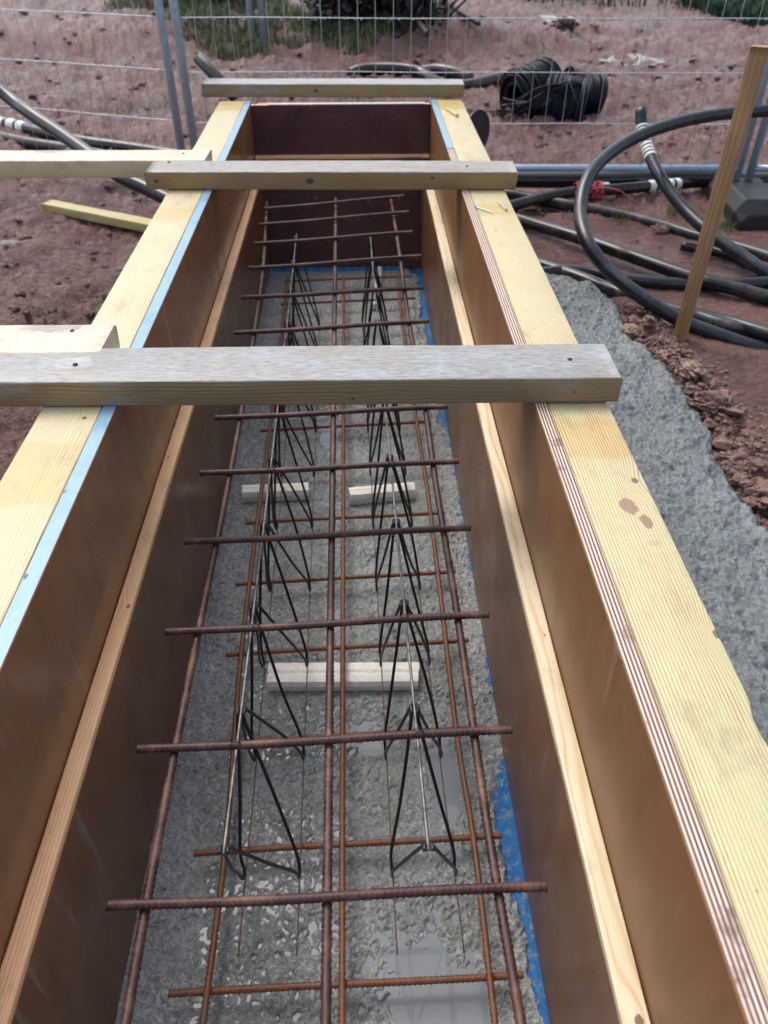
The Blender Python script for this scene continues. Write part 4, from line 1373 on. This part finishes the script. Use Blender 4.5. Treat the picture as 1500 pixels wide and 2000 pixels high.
# red twine wound round the taped duct
c0 = PZ(1148, 372, GZ + .065)
pts = []
for k in range(150):
    a = k * .62
    pts.append((c0.x + .055 * math.sin(k * .071) + .012 * rng.normal() * .6 + .0, c0.y + (.030 + .008 * rng.random()) * math.cos(a), c0.z + (.030 + .008 * rng.random()) * math.sin(a)))
tw = tag(tube('red_twine', catmull(pts, .008), .0022, M['twine'], None, 5), 'tangle of red twine wound round a black duct', 'twine')
e0 = PZ(1180, 366, GZ + .10); e1 = PZ(1215, 375, GZ + .09); e2 = PZ(1228, 392, GZ + .04); e3 = PZ(1230, 408, GZ + .015)
tube('loose_end', catmull([c0, e0, e1, e2, e3], .01), .0026, M['twine'], tw, 6)
p = PZ(1175, 368, GZ + .062); q = PZ(1188, 368, GZ + .062)
tag(tube('tape_wrap', [p, p + (q - p) * .5, q], .0262, M['tape'], None, 16), 'crumpled white tape wrap beside the red twine', 'tape')

# ------------------------------------------------------------------ coil of cable beyond the fence
def cable_coil():
    root = empty('cable_coil', 'heap of black cable wound in a twisted coil lying in the mud beyond the fence', 'cable coil')
    parts = []

    def drum(c, ax, upv, r0, length, n, squash, flare, jit=.004):
        c = np.array(c); ax = np.array(ax, float); ax /= np.linalg.norm(ax)
        up_ = np.array(upv, float); up_ -= ax * up_.dot(ax); up_ /= np.linalg.norm(up_); sd_ = np.cross(ax, up_)
        for k in range(n):
            q = rng.uniform(-1, 1)
            rr = r0 * (1 + flare * q * q) * rng.uniform(.35, 1.04) ** .6
            a = np.linspace(0, 2 * math.pi, 30, endpoint=False) + rng.uniform(0, 6)
            j1, j2 = rng.normal(0, jit, 2)
            w1 = rng.uniform(0, 6)
            off = ax * (q * length / 2)
            P = c + off + (rr * np.cos(a))[:, None] * up_ + (rr * squash * np.sin(a))[:, None] * sd_ + (j1 * np.sin(a + w1) + j2 * np.sin(2 * a + w1))[:, None] * ax + (rng.normal(0, jit * .5) * np.sin(2 * a))[:, None] * up_
            parts.append(sweep(P, .0066, 5, closed=True, caps=False))
    B = PZ(1090, 235, GZ)
    d = (B.y * math.cos(PITCH) + 1.13 * math.sin(PITCH)); k = d / F     # metres per photo pixel there
    def at(px, py, dy):
        return PY(px, py, B.y + dy)
    drum(at(1102, 205, .0), (.93, -.30, -.12), (0, .15, 1), .148, .24, 170, .85, .06)
    drum(at(1040, 182, .10), (.80, .50, .18), (-.4, .2, 1), .150, .26, 150, .9, .10, .006)
    drum(at(1132, 190, .14), (.95, .2, -.25), (.3, 0, 1), .135, .22, 110, .85, .08)
    # stray strands wrapped over the waist
    for q in range(26):
        a0 = at(990 + rng.uniform(-12, 20), 210 + rng.uniform(-20, 20), -.03); a1 = at(1040 + rng.uniform(-10, 10), 198 + rng.uniform(-25, 15), -.13); a2 = at(1105 + rng.uniform(-20, 20), 168 + rng.uniform(-10, 10), -.10); a3 = at(1160, 168 + rng.uniform(-8, 30), .02)
        parts.append(sweep(catmull([a0, a1, a2, a3], .03), .0052, 5))
    for q in range(9):
        a0 = at(1000, 215, -.02); a1 = a0 + Vector((-.10 - .06 * rng.random(), -.04 * rng.random(), -.05)); a1.z = GZ + .015 + .05 * rng.random(); a2 = a1 + Vector((-.05 * rng.random(), rng.normal(0, .06), -.02)); a2.z = GZ + .02
        parts.append(sweep(catmull([a0, a1, a2], .03), .0035, 5))
    V, Q, T = join(parts)
    o = link('cable_windings', mesh_np('cable_windings', V, [Q, T], [M['cable']]), root)
    o['kind'] = 'stuff'
    # binding strap
    S = [at(1108, 150, -.08), at(1116, 170, -.14), at(1126, 200, -.165), at(1140, 232, -.13)]
    tube('binding_strap', catmull(S, .02), .005, M['pipe_blue'], root, 6)


cable_coil()

# round black disc leaning by the far right of the formwork
c = PY(932, 258, 3.32)
ax = np.array([.72, -.68, .05]); ax /= np.linalg.norm(ax)
up_ = np.array([0, 0, 1.0]) - ax * ax[2]; up_ /= np.linalg.norm(up_); sd_ = np.cross(ax, up_)
a = np.linspace(0, 2 * math.pi, 40, endpoint=False)
ringp = np.array(c) + (.078 * np.cos(a))[:, None] * up_ + (.078 * np.sin(a))[:, None] * sd_
disc = empty('plastic_disc', 'round black plastic disc leaning beside the far end of the right rail', 'plastic disc')
V, Q, T = sweep(ringp, .005, 8, closed=True)
link('rim', mesh_np('rim', V, [Q], [M['pipe_blue']]), disc)
Vd = np.vstack([ringp + ax * .002, ringp - ax * .010, np.array(c) + ax * .002, np.array(c) - ax * .010])
n = 40; j = np.arange(n)
Tt = np.vstack([np.stack([j, (j + 1) % n, np.full(n, 2 * n)], -1), np.stack([n + (j + 1) % n, n + j, np.full(n, 2 * n + 1)], -1)])
Qd = np.stack([j, n + j, n + (j + 1) % n, (j + 1) % n], -1)
link('face', mesh_np('face', Vd, [Qd, Tt], [M['rubber']], smooth=False), disc)

# ------------------------------------------------------------------ stake
base = PZ(1325, 668, GZ + .0)
top = PY(1487, 90, base.y + .005)
me = plank_mesh('timber_stake', .040, (top - base).length + .12, .036, [M['stake']], ch=.002, wob=.0022, seed=8, rough_end=True)
st = link('timber_stake', me)
yv = (top - base).normalized(); xv = Vector((.80, -.60, 0)); xv = (xv - yv * xv.dot(yv)).normalized(); zv = xv.cross(yv)
m = Matrix((xv, yv, zv)).transposed().to_4x4(); m.translation = base - yv * .12 - zv * .018
st.matrix_world = m
tag(st, 'upright rough timber stake driven into the mud in front of the ducts', 'timber stake')

# offcut lying in the mud
a = PZ(95, 410, GZ + .02); b = PZ(320, 455, GZ + .02)
oc = plank('timber_offcut', a, b, .060, .036, M['offcut'], seed=6, rough_end=True, ch=.003, wob=.0015)
tag(oc, 'short greenish timber offcut lying on the mud left of the trench', 'timber offcut')

# ------------------------------------------------------------------ clods and stones
def ico(sub=2):
    import bmesh
    bm = bmesh.new(); bmesh.ops.create_icosphere(bm, subdivisions=sub, radius=1)
    V = np.array([v.co[:] for v in bm.verts]); T = np.array([[v.index for v in f.verts] for f in bm.faces]); bm.free()
    return V, T


IV, IT = ico(2)
IV3, IT3 = ico(5)


def lump(c, s, seed, fine=False):
    V0, T0 = (IV3, IT3) if fine else (IV, IT)
    d = 1 + .45 * perlin(V0[:, 0] * 1.6 + seed, V0[:, 1] * 1.6 + V0[:, 2] * 1.3, 3) + .30 * perlin(V0[:, 0] * 4 + seed, V0[:, 2] * 4 + V0[:, 1] * 3, 5) + (.26 * perlin(V0[:, 0] * 8 + seed + V0[:, 2] * 2, V0[:, 2] * 7 + V0[:, 1] * 8, 6) + .12 * perlin(V0[:, 0] * 19 + seed, V0[:, 2] * 17 + V0[:, 1] * 18, 9) if fine else 0)
    V = V0 * d[:, None] * np.array(s)
    a = seed * 1.7
    x = V[:, 0] * math.cos(a) - V[:, 1] * math.sin(a); y = V[:, 0] * math.sin(a) + V[:, 1] * math.cos(a)
    return np.stack([x + c[0], y + c[1], V[:, 2] + c[2]], -1), T0


def lumps(name, items, mat, label, **k):
    Vs, Ts, off = [], [], 0
    for (c, s, sd) in items:
        V, T = lump(c, s, sd); Vs.append(V); Ts.append(T + off); off += len(V)
    tag(link(name, mesh_np(name, np.vstack(Vs), np.vstack(Ts), [mat], smooth=False)), label, **k)


items = []
for k in range(2200):
    y = rng.uniform(.5, 2.35); e = float(slump_edge(np.array([y]))[0])
    x = e + abs(rng.normal(.01, .065)); s_ = rng.uniform(.0025, .008) * (2.6 if rng.random() < .06 else 1)
    items.append(((x, y, gz(x, y) + s_ * .2), (s_ * 1.2, s_, s_ * .75), k))
lumps('soil_crumbs', items, M['clod'], 'crumbled pale brown earth along the edge of the spread concrete', kind='stuff')
items = []
for k in range(900):
    px, py = rng.uniform(-60, 1560), rng.uniform(60, 640)
    q = PZ(px, py, GZ)
    if -.5 < q.x < .5 and q.y < 3.4: continue
    if q.x > .4 and q.y < 3.3 and rng.random() < .7: continue
    s_ = rng.uniform(.006, .016) * (1 + max(0, q.y - 3) * .22)
    items.append(((q.x, q.y, gz(q.x, q.y) + s_ * .1), (s_ * 1.3, s_, s_ * .6), k + 1000))
lumps('mud_crumbs', items, M['mud'], 'small lumps of red mud scattered over the churned ground', kind='stuff')
for (px, py, s_, mat, lab) in ((1233, 652, .026, 'stone', 'pale muddy stone at the tip of the spread concrete beside the stake'),
                               (1395, 805, .052, 'clod', 'largest dark soil lump at the edge of the spread concrete'),
                               (1345, 745, .032, 'stone', 'crusted pale soil lump above the largest lump'),
                               (1425, 835, .020, 'clod', 'small soil lump just below the largest lump'),
                               (1440, 905, .030, 'clod', 'soil lump lowest along the edge of the spread concrete'),
                               (1295, 705, .022, 'stone', 'flat pale soil lump between the stone and the crusted lump'),
                               (1288, 448, .030, 'clod', 'brown soil lump lying on the half sunk duct'),
                               (1100, 62, .09, 'clod', 'dark clod beside the bright puddle far behind the cable coil'),
                               (1500, 985, .04, 'clod', 'soil lump cut by the right picture edge beside the spread concrete')):
    q = PZ(px, py, GZ + s_ * .5)
    V, T = lump((q.x, q.y, gz(q.x, q.y) + s_ * .12), (s_ * 1.1, s_ * .9, s_ * .6), px * .013, True)
    tag(link('soil_lump', mesh_np('soil_lump', V, T, [M[mat]])), lab, 'soil lump', 'lumps of soil')

# ------------------------------------------------------------------ grass, bush, far sheet
def blades(name, spots, mat, label, hmin, hmax, wd, per=1):
    Vs = []
    zz = GZ + ground_h(np.array([q[0] for q in spots], float), np.array([q[1] for q in spots], float)) - .004
    for (x, y, dens), z in zip(spots, zz):
        z = float(z)
        for k in range(dens):
            a = rng.uniform(0, 2 * math.pi); r = rng.uniform(0, 1) ** .5
            h = rng.uniform(hmin, hmax); lean = rng.uniform(.1, .75) * h
            bx = x + r * per * math.cos(a * 3.1); by = y + r * per * math.sin(a * 3.1)
            dx, dy = math.cos(a), math.sin(a); wx, wy = -dy * wd, dx * wd
            Vs.append([(bx - wx, by - wy, z), (bx + wx, by + wy, z), (bx + dx * lean * .4 + wx * .7, by + dy * lean * .4 + wy * .7, z + h * .65),
                       (bx + dx * lean * .4 - wx * .7, by + dy * lean * .4 - wy * .7, z + h * .65), (bx + dx * lean, by + dy * lean, z + h)])
    V = np.array(Vs).reshape(-1, 3); n = len(Vs); b = np.arange(n)[:, None] * 5
    Q = np.hstack([b, b + 1, b + 2, b + 3]); T = np.hstack([b + 3, b + 2, b + 4])
    tag(link(name, mesh_np(name, V, [Q, T], [mat])), label, kind='stuff')


# verge: (px, py) band where the photo is green
spots = []
for k in range(6500):
    px = rng.uniform(215, 880); py = rng.uniform(8, 104)
    top_ = np.interp(px, [215, 260, 320, 480, 560, 620, 700, 880], [30, 18, 8, 8, 30, 62, 58, 40])
    bot = np.interp(px, [215, 240, 330, 420, 520, 640, 760, 800, 880], [45, 66, 70, 98, 92, 100, 78, 72, 60])
    if not (top_ < py < bot): continue
    q = PZ(px, py, GZ + .08)
    if perlin(np.array([q.x * 1.3]), np.array([q.y * 1.3]), 77)[0] < -.22: continue
    if rng.random() < .3: continue
    spots.append((q.x, q.y, 5))
blades('grass', spots, M['grass'], 'ragged strip of green grass along the verge beyond the fence', .035, .10, .0045, .06)
spots = []
for k in range(5200):
    px = rng.uniform(1330, 1600); py = rng.uniform(-60, 42)
    if py > np.interp(px, [1330, 1400, 1500, 1600], [2, 26, 46, 60]): continue
    q = PZ(px, py, GZ + .05); spots.append((q.x, q.y, 4))
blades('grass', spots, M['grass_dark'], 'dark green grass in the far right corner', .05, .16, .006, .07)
spots = []
for k in range(3500):
    px = rng.uniform(-300, 1400); py = rng.uniform(-160, 6)
    q = PZ(px, py, GZ + .05); spots.append((q.x, q.y, 3))
blades('grass', spots, M['grass_dark'], 'dark rough grass behind the verge and the dark bush', .06, .2, .01, .25)
for (px, py, nn, hh, lab) in ((1213, 436, 70, .055, 'small grass tuft on the mud below the half sunk duct'),
                              (1318, 424, 80, .055, 'grass tuft between the half sunk duct and the taped duct'),
                              (1413, 446, 70, .06, 'grass tuft right of the stake'),
                              (1375, 650, 55, .035, 'low grass tuft at the foot of the stake'),
                              (1450, 700, 40, .03, 'sparse grass blades below the ducts at the right edge'),
                              (1115, 432, 26, .03, 'sparse grass blades beneath the crossing ducts')):
    q = PZ(px, py, GZ)
    blades('grass_tuft', [(q.x, q.y, nn)], M['grass'], lab, hh * .5, hh, .0012, .045)


def bush(px0, px1, py, label, h=.9, n=5200, twigs=60):
    """dark leafless scrub with leaves, standing on the verge"""
    root = empty('bush', label, 'bush')
    a = PZ(px0, py, GZ + .1); b = PZ(px1, py, GZ + .1)
    c = rng.uniform(0, 1, n); dz = rng.uniform(0, 1, n) ** .8
    X = a.x + (b.x - a.x) * c + rng.normal(0, .05, n); Y = a.y + (b.y - a.y) * c + rng.normal(.35, .28, n); Z = GZ + .06 + h * dz * (.65 + .35 * perlin(X * 2, Y * 2, 9))
    keep = perlin(X * 3 + Z * 2, Y * 3 + Z * 3, 15) > -.25
    X, Y, Z = X[keep], Y[keep], Z[keep]; n = len(X)
    ang = rng.uniform(0, 6.28, n); s_ = rng.uniform(.018, .04, n)
    u = np.stack([np.cos(ang), np.sin(ang), rng.normal(0, .5, n)], -1) * s_[:, None]; v = np.stack([-np.sin(ang), np.cos(ang), rng.normal(0, .8, n)], -1) * s_[:, None] * .55
    Cc = np.stack([X, Y, Z], -1)
    V = np.stack([Cc - u, Cc + v, Cc + u, Cc - v], 1).reshape(-1, 3)
    o = link('leaves', mesh_np('leaves', V, np.arange(4 * n).reshape(-1, 4), [M['hedge']], smooth=False), root); o['kind'] = 'stuff'
    parts = []
    for k in range(twigs):
        q = rng.random(); x = a.x + (b.x - a.x) * q; y = a.y + (b.y - a.y) * q + rng.normal(.3, .2)
        p0 = np.array((x, y, GZ + .05)); p1 = p0 + (rng.normal(0, .2), rng.normal(0, .2), h * .5); p2 = p1 + (rng.normal(0, .3), rng.normal(0, .3), h * .5)
        parts.append(sweep(catmull([p0, p1, p2], .12), np.linspace(.014, .004, len(catmull([p0, p1, p2], .12))), 5))
    V, Q, T = join(parts)
    o = link('branches', mesh_np('branches', V, [Q, T], [M['twig']]), root); o['kind'] = 'stuff'


bush(300, 500, 24, 'dark scrub bush above the left end of the grass verge', .8, 3200)
bush(610, 850, 64, 'wide dark scrub bush between the two pairs of far posts', .8, 9000, 90)
# fallen branches leaning out of the bush
for (pts, r_, lab) in (([(800, 15), (815, 40), (834, 66)], .022, 'dark dead branch leaning out of the bush by the right far posts'),
                       ([(640, 20), (700, 14), (750, 26), (775, 40)], .018, 'curved dead branch lying across the wide bush'),
                       ([(880, 8), (905, 28), (935, 46)], .018, 'dead branch on the mud right of the far posts')):
    P = [PZ(x, y, GZ + .2) for x, y in pts]
    tag(tube('fallen_branch', catmull(P, .05), r_, M['twig'], None, 7), lab, 'branch', 'fallen branches at the verge')
